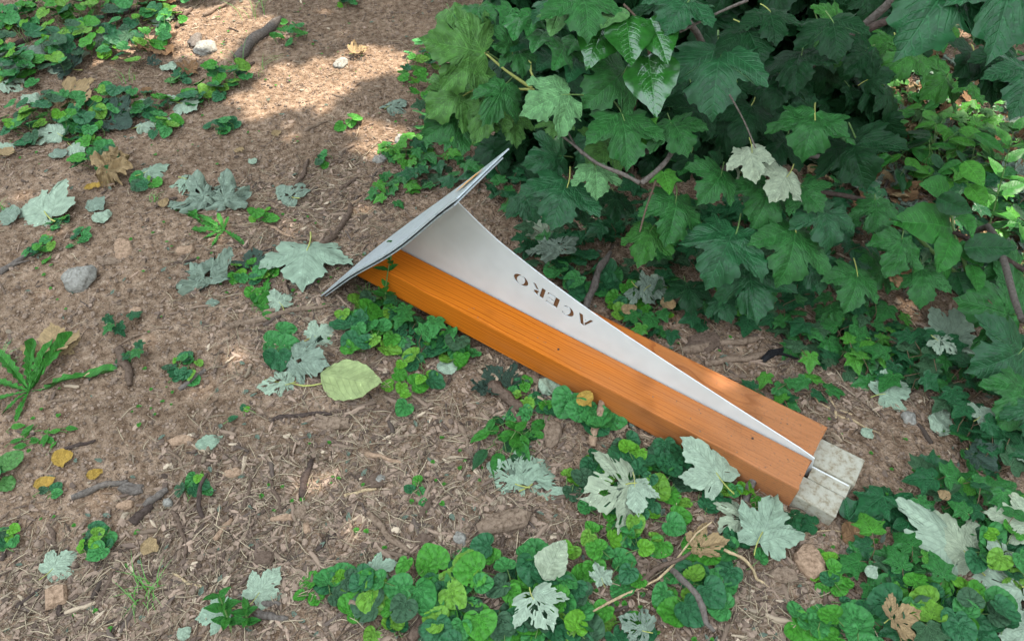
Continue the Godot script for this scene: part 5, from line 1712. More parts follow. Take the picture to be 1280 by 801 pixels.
func make_ground_plants() -> void:
	var hd := ["heart_dark", "heart_dark", "heart_dark", "heart_mid", "heart_mid", "heart_mid", "heart_bright", "heart_bright", "heart_dusty", "heart_yellow"]
	var hb := ["heart_mid", "heart_mid", "heart_bright", "heart_bright", "heart_lime", "heart_yellow", "heart_dark"]
	var hm := ["heart_dark", "heart_dark", "heart_mid", "heart_mid", "heart_bright", "heart_lime", "heart_dusty", "heart_yellow"]
	var im := ["ivy_dark", "ivy_dark", "ivy_mid", "ivy_mid", "ivy_mid", "ivy_bright", "ivy_dusty"]
	var id := ["ivy_dark", "ivy_dark", "ivy_dark", "ivy_mid", "ivy_dusty"]
	var ib := ["ivy_mid", "ivy_mid", "ivy_bright", "ivy_bright"]
	# shape, place, how many leaves, smallest, largest, tallest, tones, label
	var list := [
		["heart", [-0.204, -0.713, 0.14, 0.084], 44, 0.045, 0.078, 0.09, hd, "broad dark violet patch by the rough brown stick"],
		["heart", [0, -0.743, 0.155, 0.076], 46, 0.045, 0.080, 0.10, hd, "wide violet patch in front of the bare mulch"],
		["heart", [0, -0.648, 0.182, 0.043], 44, 0.045, 0.080, 0.10, hm, "violet leaves along the bottom edge beside a torn pale leaf"],
		["heart", [0.221, -0.808, 0.097, 0.08], 26, 0.035, 0.065, 0.09, hb, "bright lime violets under the arching tan stalk"],
		["heart", [0.158, -0.657, 0.1, 0.043], 22, 0.05, 0.085, 0.08, hd, "violet clump at the bottom beneath the arching stalk"],
		["heart", [0.299, -1.031, 0.112, 0.081], 42, 0.035, 0.085, 0.07, hm, "violet clump with one big dark round leaf before the post"],
		["heart", [0.2, -0.991, 0.08, 0.079], 24, 0.03, 0.06, 0.06, hm, "violet leaves around the pale split leaf"],
		["heart", [0.455, -0.98, 0.087, 0.065], 26, 0.03, 0.055, 0.06, hm, "violets growing under the pale propped leaf"],
		["heart", [0.293, -0.896, 0.088, 0.073], 19, 0.03, 0.06, 0.07, hb, "light green violets between the two pale leaves"],
		["heart", [0.46, -0.808, 0.078, 0.072], 14, 0.045, 0.080, 0.08, hd, "dark violet clump below the cream leaf"],
		["heart", [0.375, -0.717, 0.068, 0.056], 11, 0.04, 0.075, 0.07, hd, "violet leaves beside the grey brown stick"],
		["heart", [0.587, -0.896, 0.062, 0.045], 7, 0.03, 0.045, 0.03, hd, "small violets in front of the timber's end"],
		["heart", [0.662, -0.648, 0.091, 0.03], 20, 0.045, 0.085, 0.07, hb, "bright violet leaves at the bottom below the hollow"],
		["heart", [0.686, -0.761, 0.028, 0.066], 12, 0.03, 0.05, 0.06, hb, "narrow bright clump beside the upright wood slab"],
		["heart", [-0.395, -1.499, 0.086, 0.112], 38, 0.045, 0.075, 0.09, hd, "dark round leaved clump beside the lectern plate's shadow"],
		["ivy", [-0.228, -1.515, 0.105, 0.113], 38, 0.05, 0.085, 0.11, ["ivy_mid", "ivy_dark", "heart_dark", "heart_mid"], "puckered dark leaves climbing against the post"],
		["heart", [-0.267, -1.315, 0.068, 0.077], 17, 0.04, 0.065, 0.07, hb, "bright round leaves beside the yellowing leaf"],
		["heart", [-0.155, -1.424, 0.08, 0.071], 20, 0.04, 0.065, 0.08, hd, "violet leaves before the dark folded leaf"],
		["heart", [-0.089, -1.586, 0.021, 0.026], 2, 0.05, 0.055, 0.13, ["heart_lime"], "single lime leaf standing against the post"],
		["heart", [0.202, -1.217, 0.062, 0.067], 17, 0.055, 0.09, 0.10, ["heart_dark", "heart_mid"], "big dark round leaf at the post's lower edge"],
		["heart", [0.05, -1.25, 0.063, 0.069], 24, 0.03, 0.045, 0.04, hd, "small greyish violets by the grey stick along the post"],
		["oval", [0, -1.124, 0.072, 0.063], 30, 0.05, 0.08, 0.07, ["weed_leaf", "oval_mid", "oval_dark"], "weed with pointed leaves above the torn silver leaf"],
		["heart", [-0.227, -0.98, 0.027, 0.022], 4, 0.02, 0.035, 0.03, hd, "tiny dark sprig on the straw"],
		["heart", [0.409, -1.117, 0.028, 0.029], 3, 0.06, 0.085, 0.09, ["heart_dark"], "grey green round leaf touching the post's side"],
		["heart", [0.593, -1.031, 0.019, 0.02], 2, 0.05, 0.055, 0.10, ["heart_lime"], "lone lime round leaf over the grey stub"],
		# bare soil
		["heart", [-2.016, -3.181, 0.348, 0.323], 90, 0.05, 0.095, 0.14, hm, "clover bank of round leaves around the dark branch"],
		["heart", [-1.96, -3.491, 0.407, 0.232], 90, 0.05, 0.09, 0.15, hb, "bright upper part of the clover bank"],
		["heart", [-1.61, -3.27, 0.113, 0.258], 34, 0.045, 0.08, 0.10, hm, "end of the clover bank above the brown leaves"],
		["heart", [-2.045, -2.971, 0.14, 0.134], 22, 0.05, 0.09, 0.08, hd, "lower fringe of the clover bank"],
		["heart", [-1.749, -2.613, 0.202, 0.148], 52, 0.045, 0.085, 0.09, hm, "small clover patch around the brown curled leaf"],
		["heart", [-1.54, -2.718, 0.107, 0.12], 24, 0.045, 0.08, 0.09, hd, "round leaves joining the small clover patch"],
		["heart", [-1.405, -2.671, 0.056, 0.07], 14, 0.045, 0.07, 0.07, hd, "dark little clover tuft"],
		["heart", [-1.305, -2.546, 0.045, 0.055], 9, 0.045, 0.065, 0.07, hb, "clover tuft beside the white curled leaf"],
		["heart", [-1.58, -2.492, 0.066, 0.054], 12, 0.045, 0.07, 0.05, hd, "dark clover fringe on the brown soil"],
		["heart", [-1.157, -2.879, 0.078, 0.083], 16, 0.045, 0.075, 0.09, hb, "sunny clover tuft at the light patch's rim"],
		["heart", [-1.233, -2.767, 0.083, 0.073], 16, 0.045, 0.08, 0.06, hd, "clover tuft with a star shaped pale leaf"],
		["heart", [-1.358, -2.931, 0.046, 0.066], 8, 0.035, 0.06, 0.04, ["heart_dark", "heart_under"], "greyish clover below the rust red leaf"],
		["heart", [-1.083, -2.53, 0.054, 0.038], 7, 0.04, 0.06, 0.05, ["heart_dark", "heart_mid"], "dark little plant alone on bare soil"],
		["heart", [-1.479, -2.317, 0.063, 0.059], 8, 0.045, 0.075, 0.06, hd, "round leaves above the yellow brown leaf"],
		["heart", [-1.283, -2.193, 0.039, 0.046], 9, 0.035, 0.055, 0.05, hd, "dark tuft beside the silvery leaf lobe"],
		["heart", [-1.471, -1.844, 0.045, 0.05], 9, 0.03, 0.055, 0.05, hd, "tiny herb at the end of the grey broken branch"],
		["heart", [-1.376, -1.91, 0.033, 0.04], 7, 0.025, 0.04, 0.04, hd, "tiny herb between branch and stone"],
		["heart", [-1.478, -1.983, 0.037, 0.029], 7, 0.025, 0.04, 0.03, hd, "tiny herb by the leaf with splayed fingers"],
		["oval", [-1.189, -1.139, 0.068, 0.034], 20, 0.025, 0.04, 0.03, ["weed_leaf", "oval_bright"], "low feathery herb below the toothed rosette"],
		["heart", [-1.098, -0.987, 0.019, 0.013], 4, 0.02, 0.035, 0.03, hm, "tiny sprig under the golden narrow leaf"],
		["heart", [-0.932, -0.846, 0.031, 0.027], 11, 0.03, 0.05, 0.06, hm, "small green plant by the angular pale leaf"],
		["heart", [-0.756, -0.995, 0.025, 0.022], 7, 0.025, 0.045, 0.05, hm, "small seedling next to the curved dark twig"],
		["heart", [-1.226, -1.036, 0.023, 0.032], 4, 0.05, 0.07, 0.05, ["heart_under", "heart_mid"], "greyish leaf pair cut by the frame edge"],
		["heart", [-0.883, -1.354, 0.039, 0.034], 12, 0.03, 0.045, 0.04, hm, "little round leaves before the grey twig"],
		["ivy", [-1.105, -1.509, 0.032, 0.031], 6, 0.03, 0.05, 0.04, id, "dark crinkled plant by the slim bent twig"],
		["ivy", [-1.034, -1.406, 0.026, 0.023], 5, 0.03, 0.045, 0.04, id, "dark crinkled plant by the bark piece"],
		["heart", [-0.784, -1.733, 0.063, 0.065], 20, 0.04, 0.065, 0.06, hb, "bright weeds between the grey green leaves"],
		["heart", [-0.659, -1.453, 0.036, 0.048], 4, 0.06, 0.085, 0.04, ["heart_dark", "heart_mid"], "single green round leaf under the long brown stick"],
		["oval", [-0.731, -1.595, 0.033, 0.033], 5, 0.04, 0.07, 0.04, ["weed_leaf", "oval_mid"], "narrow green leaves beside the long brown stick"],
		["heart", [-0.831, -2.017, 0.032, 0.038], 4, 0.045, 0.06, 0.07, ["heart_lime", "heart_bright"], "bright little leaves below the shrivelled heap"],
		["heart", [-0.699, -1.204, 0.016, 0.015], 3, 0.02, 0.03, 0.03, hm, "tiny seedling in the crumbs"],
		["heart", [-0.368, -0.738, 0.038, 0.025], 9, 0.04, 0.06, 0.06, hm, "round leaves at the corner of the violet patch"],
		["heart", [-0.426, -0.717, 0.015, 0.012], 3, 0.03, 0.045, 0.05, ["heart_lime", "heart_bright"], "pale lime sprig on bare soil"],
		["heart", [-1.144, -0.862, 0.029, 0.02], 7, 0.025, 0.04, 0.04, hm, "small herb cut by the frame edge"],
		["heart", [-0.619, -2.568, 0.03, 0.033], 3, 0.05, 0.06, 0.04, ["heart_bright"], "light green leaf on the bare slope"],
		["heart", [-0.675, -2.322, 0.034, 0.035], 5, 0.03, 0.045, 0.04, hd, "small violet leaves beside the twig bundle"],
		["heart", [-0.991, -3.27, 0.071, 0.106], 12, 0.035, 0.06, 0.08, ["weed_leaf", "heart_bright", "heart_mid"], "leafy weed beside the thick grey root"],
		["heart", [-0.782, -3.627, 0.061, 0.07], 8, 0.04, 0.06, 0.06, hm, "green weed at the very top of the slope"],
		["heart", [-1.49, -3.662, 0.076, 0.053], 8, 0.06, 0.09, 0.12, hb, "light leaves at the top above the pale stick end"],
		# by the bush
		["heart", [-0.389, -2.971, 0.073, 0.228], 30, 0.04, 0.065, 0.10, hb, "bright small leaves at the bush's outer foot"],
		["ivy", [-0.391, -2.372, 0.093, 0.101], 26, 0.045, 0.07, 0.06, ib, "bright ivy trailing onto the path"],
		["ivy", [-0.226, -2.273, 0.141, 0.164], 42, 0.05, 0.085, 0.10, im, "ivy with pale veins behind the lectern plate"],
		["ivy", [-0.411, -2.156, 0.088, 0.073], 22, 0.04, 0.065, 0.06, ib, "ivy runner nearest the crooked root wood"],
		["ivy", [-0.242, -2.557, 0.121, 0.122], 30, 0.05, 0.08, 0.08, im, "ivy under the soft green maple leaves"],
		["ivy", [0, -2.112, 0.07, 0.115], 18, 0.05, 0.08, 0.06, im, "ivy behind the fin's tall end"],
		["ivy", [0.125, -1.833, 0.11, 0.099], 30, 0.05, 0.09, 0.09, id, "shaded ivy between bush and fin"],
		["heart", [0.218, -1.708, 0.097, 0.092], 26, 0.05, 0.085, 0.08, ["heart_dark", "heart_dark", "heart_mid"], "shaded round leaves beyond the letters"],
		["heart", [0.374, -1.599, 0.108, 0.079], 28, 0.04, 0.065, 0.08, hb, "bright round leaves beyond the post's middle"],
		["ivy", [0.46, -1.715, 0.145, 0.107], 34, 0.05, 0.08, 0.10, id, "dark ivy under the bush beyond the post"],
		["ivy", [0.397, -1.499, 0.077, 0.05], 16, 0.045, 0.07, 0.06, im, "ivy along the post's back edge"],
		["ivy", [0.578, -1.563, 0.083, 0.065], 18, 0.05, 0.085, 0.08, im, "ivy above the split tan log"],
		["ivy", [0.748, -1.595, 0.126, 0.086], 34, 0.045, 0.075, 0.09, id, "dense dark ivy under the bush's middle"],
		["ivy", [0.874, -1.424, 0.133, 0.089], 40, 0.05, 0.08, 0.07, im, "ivy spreading beyond the charred stick"],
		["ivy", [0.999, -1.365, 0.109, 0.086], 30, 0.05, 0.085, 0.07, im, "ivy beside the pale blunt leaf"],
		["ivy", [0.996, -1.531, 0.137, 0.076], 34, 0.045, 0.075, 0.08, im, "ivy in the bush's shade beyond the soil"],
		["ivy", [0.704, -1.269, 0.105, 0.048], 20, 0.04, 0.065, 0.05, im, "ivy shoots along the timber's far side"],
		["ivy", [1.14, -1.31, 0.128, 0.138], 46, 0.05, 0.095, 0.10, id, "dark ivy mass under the hanging maple leaves"],
		["ivy", [1.171, -1.105, 0.099, 0.095], 34, 0.05, 0.09, 0.09, id, "ivy in the shade near the frame edge"],
		["ivy", [0.842, -0.902, 0.074, 0.049], 6, 0.11, 0.15, 0.04, ["ivy_dark", "ivy_dark", "ivy_mid"], "large leaved ivy at the post's foot"],
		["ivy", [0.663, -0.906, 0.041, 0.025], 4, 0.06, 0.08, 0.03, ["ivy_dark"], "dark ivy leaf below the timber's end"],
		["ivy", [1.002, -0.974, 0.094, 0.065], 20, 0.055, 0.095, 0.07, im, "ivy beyond the post's foot"],
		["ivy", [0.816, -0.785, 0.088, 0.074], 26, 0.05, 0.08, 0.07, im, "ivy below the large leaved one"],
		["heart", [0.907, -0.682, 0.124, 0.058], 36, 0.05, 0.085, 0.08, hm, "violets between the big pale leaves at the bottom"],
		["heart", [1.071, -0.808, 0.078, 0.068], 24, 0.045, 0.08, 0.08, hm, "violets under the broad silver leaf"],
		["ivy", [1.095, -0.927, 0.093, 0.054], 24, 0.05, 0.085, 0.08, im, "ivy around the pale smooth leaf"],
		["ivy", [0.82, -0.648, 0.073, 0.03], 16, 0.05, 0.08, 0.06, im, "ivy at the bottom by the tan dry leaf"],
		# the undergrowth beyond the bush
		["oval", [1.468, -2.273, 0.198, 0.193], 84, 0.07, 0.13, 0.20, ["oval_mid", "oval_dark", "oval_bright"], "leafy undergrowth beyond the bush's side"],
		["ivy", [1.57, -2.046, 0.16, 0.189], 76, 0.05, 0.09, 0.14, im, "ivy undergrowth at the frame edge"],
		["oval", [1.461, -2.671, 0.205, 0.199], 66, 0.06, 0.12, 0.16, ["oval_mid", "oval_bright", "oval_mid"], "sunlit undergrowth seen through the leaves"],
		["ivy", [1.696, -2.449, 0.207, 0.179], 78, 0.05, 0.09, 0.12, ["ivy_mid", "ivy_bright", "ivy_under"], "pale leaved undergrowth under the overhanging branch"],
		["oval", [1.374, -3.123, 0.275, 0.214], 46, 0.07, 0.12, 0.22, ["oval_bright", "oval_mid"], "bright leaves far beyond the bush"],
		["oval", [1.982, -3.27, 0.283, 0.228], 46, 0.07, 0.12, 0.22, ["oval_bright", "oval_mid", "oval_dark"], "bright leaves beyond the overhanging branch"],
		["ivy", [1.226, -1.825, 0.175, 0.129], 60, 0.05, 0.085, 0.12, id, "ivy under the bush's outer leaves"],
		["ivy", [1.381, -1.715, 0.145, 0.107], 30, 0.05, 0.085, 0.10, im, "ivy around the yellow tan leaf"],
		["ivy", [0.338, -1.963, 0.172, 0.139], 52, 0.05, 0.095, 0.13, id, "ivy in the dark below the bare bent branch"],
		["ivy", [0.563, -1.902, 0.159, 0.135], 52, 0.05, 0.095, 0.14, id, "ivy in the dark at the bush's stems"],
		["ivy", [0.771, -1.922, 0.159, 0.144], 48, 0.05, 0.095, 0.14, id, "ivy in the dark below the two pale leaves"],
		["ivy", [1.058, -2.025, 0.159, 0.144], 40, 0.05, 0.095, 0.14, id, "ivy in the dark behind the bush's side"],
		["ivy", [0.891, -1.788, 0.173, 0.148], 44, 0.05, 0.085, 0.14, id, "ivy deep in the bush's shade"],
	]
	for d in list:
		var far := float(d[1][1]) < -2.3 or float(d[1][0]) > 0.8
		clump(d[0], d[1], d[2] if int(d[2]) < 13 else int(d[2] * (0.88 if far else 0.74)), d[3] * 0.86, d[4] * 0.9, d[5] * (0.9 if far else 0.62), d[6], d[7])


var covers := []


# how high the low plants stand at a place
func cover_height(x: float, z: float) -> float:
	var high := 0.0
	for c in covers:
		var e: Array = c[0]
		var r2 := pow((x - e[0]) / e[2], 2.0) + pow((z - e[1]) / e[3], 2.0)
		if r2 < 1.1:
			high = maxf(high, float(c[1]) * (0.95 - 0.5 * r2))
	return high


func clump(kind: String, e: Array, n: int, small: float, large: float, tall: float, tones: Array, label: String) -> void:
	var called: String = {"heart": "violet_plant", "ivy": "ivy_plant", "oval": "leafy_weed"}[kind]
	var centre := on_soil(e[0], e[1])
	covers.append([e, tall])
	var t := thing(called, label, {"heart": "violet", "ivy": "ivy", "oval": "weed"}[kind], centre, "low plants on the woodland floor")
	var stems := Shape.new()
	for k in n:
		var r := sqrt((k + 0.5) / n)
		var a := k * 2.39996 + rng.randf_range(-0.4, 0.4)
		var p := Vector2(e[0] + r * cos(a) * e[2], e[1] + r * sin(a) * e[3])
		p += Vector2(rng.randf_range(-1, 1), rng.randf_range(-1, 1)) * 0.018
		var tone: String = tones[rng.randi() % tones.size()]
		var size := lerpf(small, large, pow(rng.randf(), 1.3))
		if tone.ends_with("lime"):
			size *= 0.72
		var h := tall * (0.25 + 0.75 * rng.randf()) * (1.0 - 0.45 * r * r)
		if kind == "ivy":
			h = tall * pow(rng.randf(), 1.3) + 0.012
		var turn := rng.randf() * TAU
		var dir := Vector3(cos(turn), rng.randf_range(-0.55, 0.12), sin(turn)).normalized()
		if under_post(p.x, p.y, 0.012) or under_post(p.x + dir.x * size, p.y + dir.z * size, 0.0):
			# leaves at the post lean away from it
			var q := post_at.affine_inverse() * Vector3(p.x, 0.05, p.y)
			var away := POST_Z if q.z > 0.0 else -POST_Z
			dir = (Vector3(away.x, 0.15, away.z) + jitter(Vector3.ZERO, 0.6)).normalized()
			if under_post(p.x, p.y, 0.012):
				var shift := (0.118 - q.z) if q.z > 0.0 else (-0.130 - q.z)
				p += Vector2(POST_Z.x, POST_Z.z) * shift
				if under_post(p.x, p.y, 0.0):
					continue
		var base := on_soil(p.x, p.y, h)
		var tip := base + dir * size
		tip.y = maxf(tip.y, soil_height(tip.x, tip.z) + 0.008)
		if tip.distance_to(base) < size * 0.5:
			continue
		var half := base + dir * size * 0.5
		if under_post(half.x, half.z, size * 0.30) and p.x > 0.45:
			continue
		var face := (Vector3(0, 1.0, 0.12) + jitter(Vector3.ZERO, 0.42 if kind != "ivy" else 0.34)).normalized()
		var at := frame(base, tip, face, rng.randf_range(0.9, 1.12))
		at.origin -= centre
		var under: Material = mats.ivy_under if kind == "ivy" else mats.heart_under
		put("leaf", pick(kind), [mats[tone], under], t, at)
		# its stalk
		var root := on_soil(p.x + (e[0] - p.x) * 0.25 - dir.x * 0.02, p.y + (e[1] - p.y) * 0.25 - dir.z * 0.02, -0.004)
		var bow := base.lerp(root, 0.5) - Vector3(dir.x, 0, dir.z) * 0.012 + Vector3(0, 0.2 * h, 0)
		stems.tube(PackedVector3Array([root - centre, bow - centre, base - centre]), PackedFloat32Array([0.0016, 0.0013, 0.0010]), 4)
	if stems.i.size():
		stems.smooth()
		var st := put("stems", stems.mesh(), mats.stem_brown if kind == "ivy" else mats.stem_green, t)
		st.set_meta("kind", "stuff")


func make_small_plants() -> void:
	# a toothed rosette (leaves: base, tip, rise of the tip)
	rosette("rosette of long toothed leaves at the frame edge", Vector2(-1.269, -1.277), [[Vector2(-1.066, -1.36), 0.03, 0.9], [Vector2(-1.218, -1.46), 0.12, 1.0], [Vector2(-1.261, -1.424), 0.12, 0.9], [Vector2(-1.325, -1.447), 0.10, 0.8], [Vector2(-1.407, -1.412), 0.09, 0.9], [Vector2(-1.413, -1.323), 0.05, 0.9], [Vector2(-1.311, -1.204), 0.03, 1.0], [Vector2(-1.265, -1.183), 0.02, 1.0], [Vector2(-1.252, -1.337), 0.08, 0.8], [Vector2(-1.354, -1.242), 0.04, 1.0]])
	rosette("feathery weeds beside the shrivelled leaf", Vector2(-0.931, -1.942), [[Vector2(-1.032, -1.934), 0.03, 1.4], [Vector2(-1.025, -1.983), 0.04, 1.3], [Vector2(-0.987, -1.902), 0.02, 1.3], [Vector2(-0.956, -2), 0.06, 1.3], [Vector2(-0.921, -1.983), 0.06, 1.2], [Vector2(-0.954, -1.856), 0.02, 1.0], [Vector2(-0.852, -1.883), 0.02, 1.0], [Vector2(-1.026, -2.004), 0.06, 1.0]])
	rosette("small toothed weed under the shrivelled leaf", Vector2(-1.015, -1.983), [[Vector2(-1.137, -2.129), 0.02, 1.2], [Vector2(-1.148, -2.094), 0.02, 1.0], [Vector2(-0.98, -2.008), 0.02, 1.0]])
	rosette("long narrow leaf beside the bright weeds", Vector2(-0.736, -1.715), [[Vector2(-0.736, -1.563), 0.02, 1.6], [Vector2(-0.713, -1.788), 0.05, 1.2]])
	# an upright herb in front, with paired leaves along a stem
	herb("upright leafy herb by the pale teal leaf", [Vector2(-0.58, -0.648), 0.0, Vector2(-0.586, -0.672), 0.05, Vector2(-0.592, -0.685), 0.09], 0.048, 5)
	herb("young herb shoot before the grey stick", [Vector2(-0.552, -0.657), 0.0, Vector2(-0.548, -0.668), 0.03, Vector2(-0.546, -0.675), 0.05], 0.038, 4)
	herb("thin leafy stem growing up in front of the post", [Vector2(-0.368, -1.586), 0.0, Vector2(-0.358, -1.579), 0.13, Vector2(-0.311, -1.573), 0.27], 0.045, 5)
	herb("small shoot at the lectern plate's foot", [Vector2(-0.359, -1.592), 0.0, Vector2(-0.37, -1.599), 0.03, Vector2(-0.375, -1.605), 0.06], 0.045, 4)
	herb("slender weed in the lit undergrowth", [Vector2(1.448, -1.788), 0.0, Vector2(1.47, -1.902), 0.2, Vector2(1.448, -1.942), 0.38], 0.10, 7)
	herb("tall weed at the frame edge of the undergrowth", [Vector2(1.491, -1.68), 0.0, Vector2(1.505, -1.733), 0.2, Vector2(1.494, -1.751), 0.36], 0.09, 6)
	# grass
	tuft("sparse grass tuft on the straw", Vector2(-0.786, -0.731), 26, 0.07)
	tuft("grass wisp at the toothed rosette", Vector2(-1.374, -1.388), 12, 0.06)
	tuft("grass wisp below the sunny slope", Vector2(-1.578, -2.918), 10, 0.07)
	tuft("grass blades beside the thick grey root", Vector2(-1.077, -2.971), 9, 0.16)
	tuft("grass wisp under the yellow brown leaf", Vector2(-1.21, -2.103), 10, 0.04)
	tuft("grass wisp by the frame edge soil", Vector2(-1.686, -2.033), 10, 0.05)
	tuft("thin grass at the lectern plate's lower end", Vector2(-0.419, -1.619), 18, 0.07)
	tuft("grass on the slope under a yellow leaf", Vector2(-1.39, -2.212), 8, 0.05)
	tuft("fresh grass blades at the slope's top", Vector2(-1.187, -3.508), 6, 0.16)
	tuft("dry grass in the undergrowth", Vector2(1.53, -2.112), 26, 0.16)


func rosette(label: String, at: Vector2, leaves: Array) -> void:
	var centre := on_soil(at.x, at.y, 0.008)
	var t := thing("rosette_weed", label, "weed", centre)
	for d in leaves:
		var p: Vector2 = d[0]
		var tip := on_soil(p.x, p.y, d[1] * 0.5 + 0.006)
		var z := tip - centre
		var face := (Vector3.UP + jitter(Vector3.ZERO, 0.2) - z.normalized() * 0.1).normalized()
		var f := frame(Vector3.ZERO, z, face, float(d[2]) * 0.62)
		put("leaf", pick("tooth"), [mats.weed_leaf, mats.heart_under], t, f)


func herb(label: String, path: Array, size: float, pairs: int) -> void:
	var pts := []
	for k in 3:
		var g: Vector2 = path[k * 2]
		pts.append(on_soil(g.x, g.y, path[k * 2 + 1]))
	var centre: Vector3 = pts[0]
	var t := thing("leafy_herb", label, "herb", centre)
	var line := PackedVector3Array()
	var radii := PackedFloat32Array()
	for k in 9:
		var u := k / 8.0
		line.append(pts[0].lerp(pts[1], u).lerp(pts[1].lerp(pts[2], u), u) - centre)
		radii.append(lerpf(0.0028, 0.0012, u))
	var s := Shape.new()
	s.tube(line, radii, 6)
	s.smooth()
	put("stem", s.mesh(), mats.stem_green, t)
	for k in pairs:
		var u := 0.25 + 0.75 * float(k) / (pairs - 1)
		var at: Vector3 = line[int(u * 8.0)]
		for sgn in [0.0, PI]:
			var a: float = k * 1.45 + float(sgn)
			var dir := Vector3(cos(a), 0.45 + 0.35 * u, sin(a)).normalized()
			var l := size * rng.randf_range(0.75, 1.1) * (1.0 - 0.35 * u * u)
			put("leaf", pick("oval"), [mats.weed_leaf if k % 2 else mats.oval_mid, mats.heart_under], t, frame(at, at + dir * l, (Vector3.UP * 1.0 - dir * 0.3 + jitter(Vector3.ZERO, 0.2)).normalized(), 0.95))


func tuft(label: String, at: Vector2, n: int, tall: float) -> void:
	var centre := on_soil(at.x, at.y)
	var t := thing("grass_tuft", label, "grass", centre)
	for v in 3:
		var s := Shape.new()
		for k in n / 3 + 1:
			var a := rng.randf() * TAU
			var root := Vector3(rng.randf_range(-1, 1), 0, rng.randf_range(-1, 1)) * tall * 0.35
			var out := Vector3(cos(a), 0, sin(a))
			var side := Vector3(-out.z, 0, out.x) * 0.0016
			var l := tall * rng.randf_range(0.5, 1.2)
			var first := s.v.size()
			for j in 5:
				var u := j / 4.0
				var c := root + out * l * 0.8 * u * u + Vector3(0, l * (u - 0.45 * u * u), 0)
				s.v.append(c - side * (1.0 - u * 0.9))
				s.v.append(c + side * (1.0 - u * 0.9))
			for j in 4:
				var b := first + j * 2
				s.tri(b, b + 1, b + 2)
				s.tri(b + 1, b + 3, b + 2)
		s.smooth()
		var o := put("blades", s.mesh(), mats.grass_blade, t)
		o.set_meta("kind", "stuff")


# ---------------------------------------------------------------- the maple bush and its neighbours

func branch(t: Node3D, pts: Array, r0: float, r1: float, bark: String, called := "branch") -> void:
	var line := PackedVector3Array()
	var radii := PackedFloat32Array()
	var n := pts.size()
	for k in n - 1:
		for j in 4:
			var u := j / 4.0
			var p0: Vector3 = pts[maxi(k - 1, 0)]
			var p1: Vector3 = pts[k]
			var p2: Vector3 = pts[k + 1]
			var p3: Vector3 = pts[mini(k + 2, n - 1)]
			line.append(p1.cubic_interpolate(p2, p0, p3, u) - t.position)
			radii.append(lerpf(r0, r1, (k + u) / (n - 1)) * (1.0 + 0.10 * sin((k + u) * 5.0)))
	line.append(pts[n - 1] - t.position)
	radii.append(r1)
	var s := Shape.new()
	s.tube(line, radii, 8, 0.06, n)
	s.smooth()
	put(called, s.mesh(), mats[bark], t)


func hang(t: Node3D, shape: String, base: Vector3, tip: Vector3, tone: String, lean := 0.22, width := 1.0) -> void:
	var face := (Vector3(-0.02, 0.74, 0.62) + jitter(Vector3.ZERO, lean)).normalized()
	var at := frame(base, tip, face, width)
	at.origin -= t.position
	var under: Material = mats.maple_under
	var top: Material = mats["maple_" + tone] if shape == "maple" else mats[tone]
	if tone == "pale":
		under = top
	put("leaf", pick(shape), [top, under, mats.stem_yellow if rng.randf() < 0.4 else mats.stem_green], t, at)


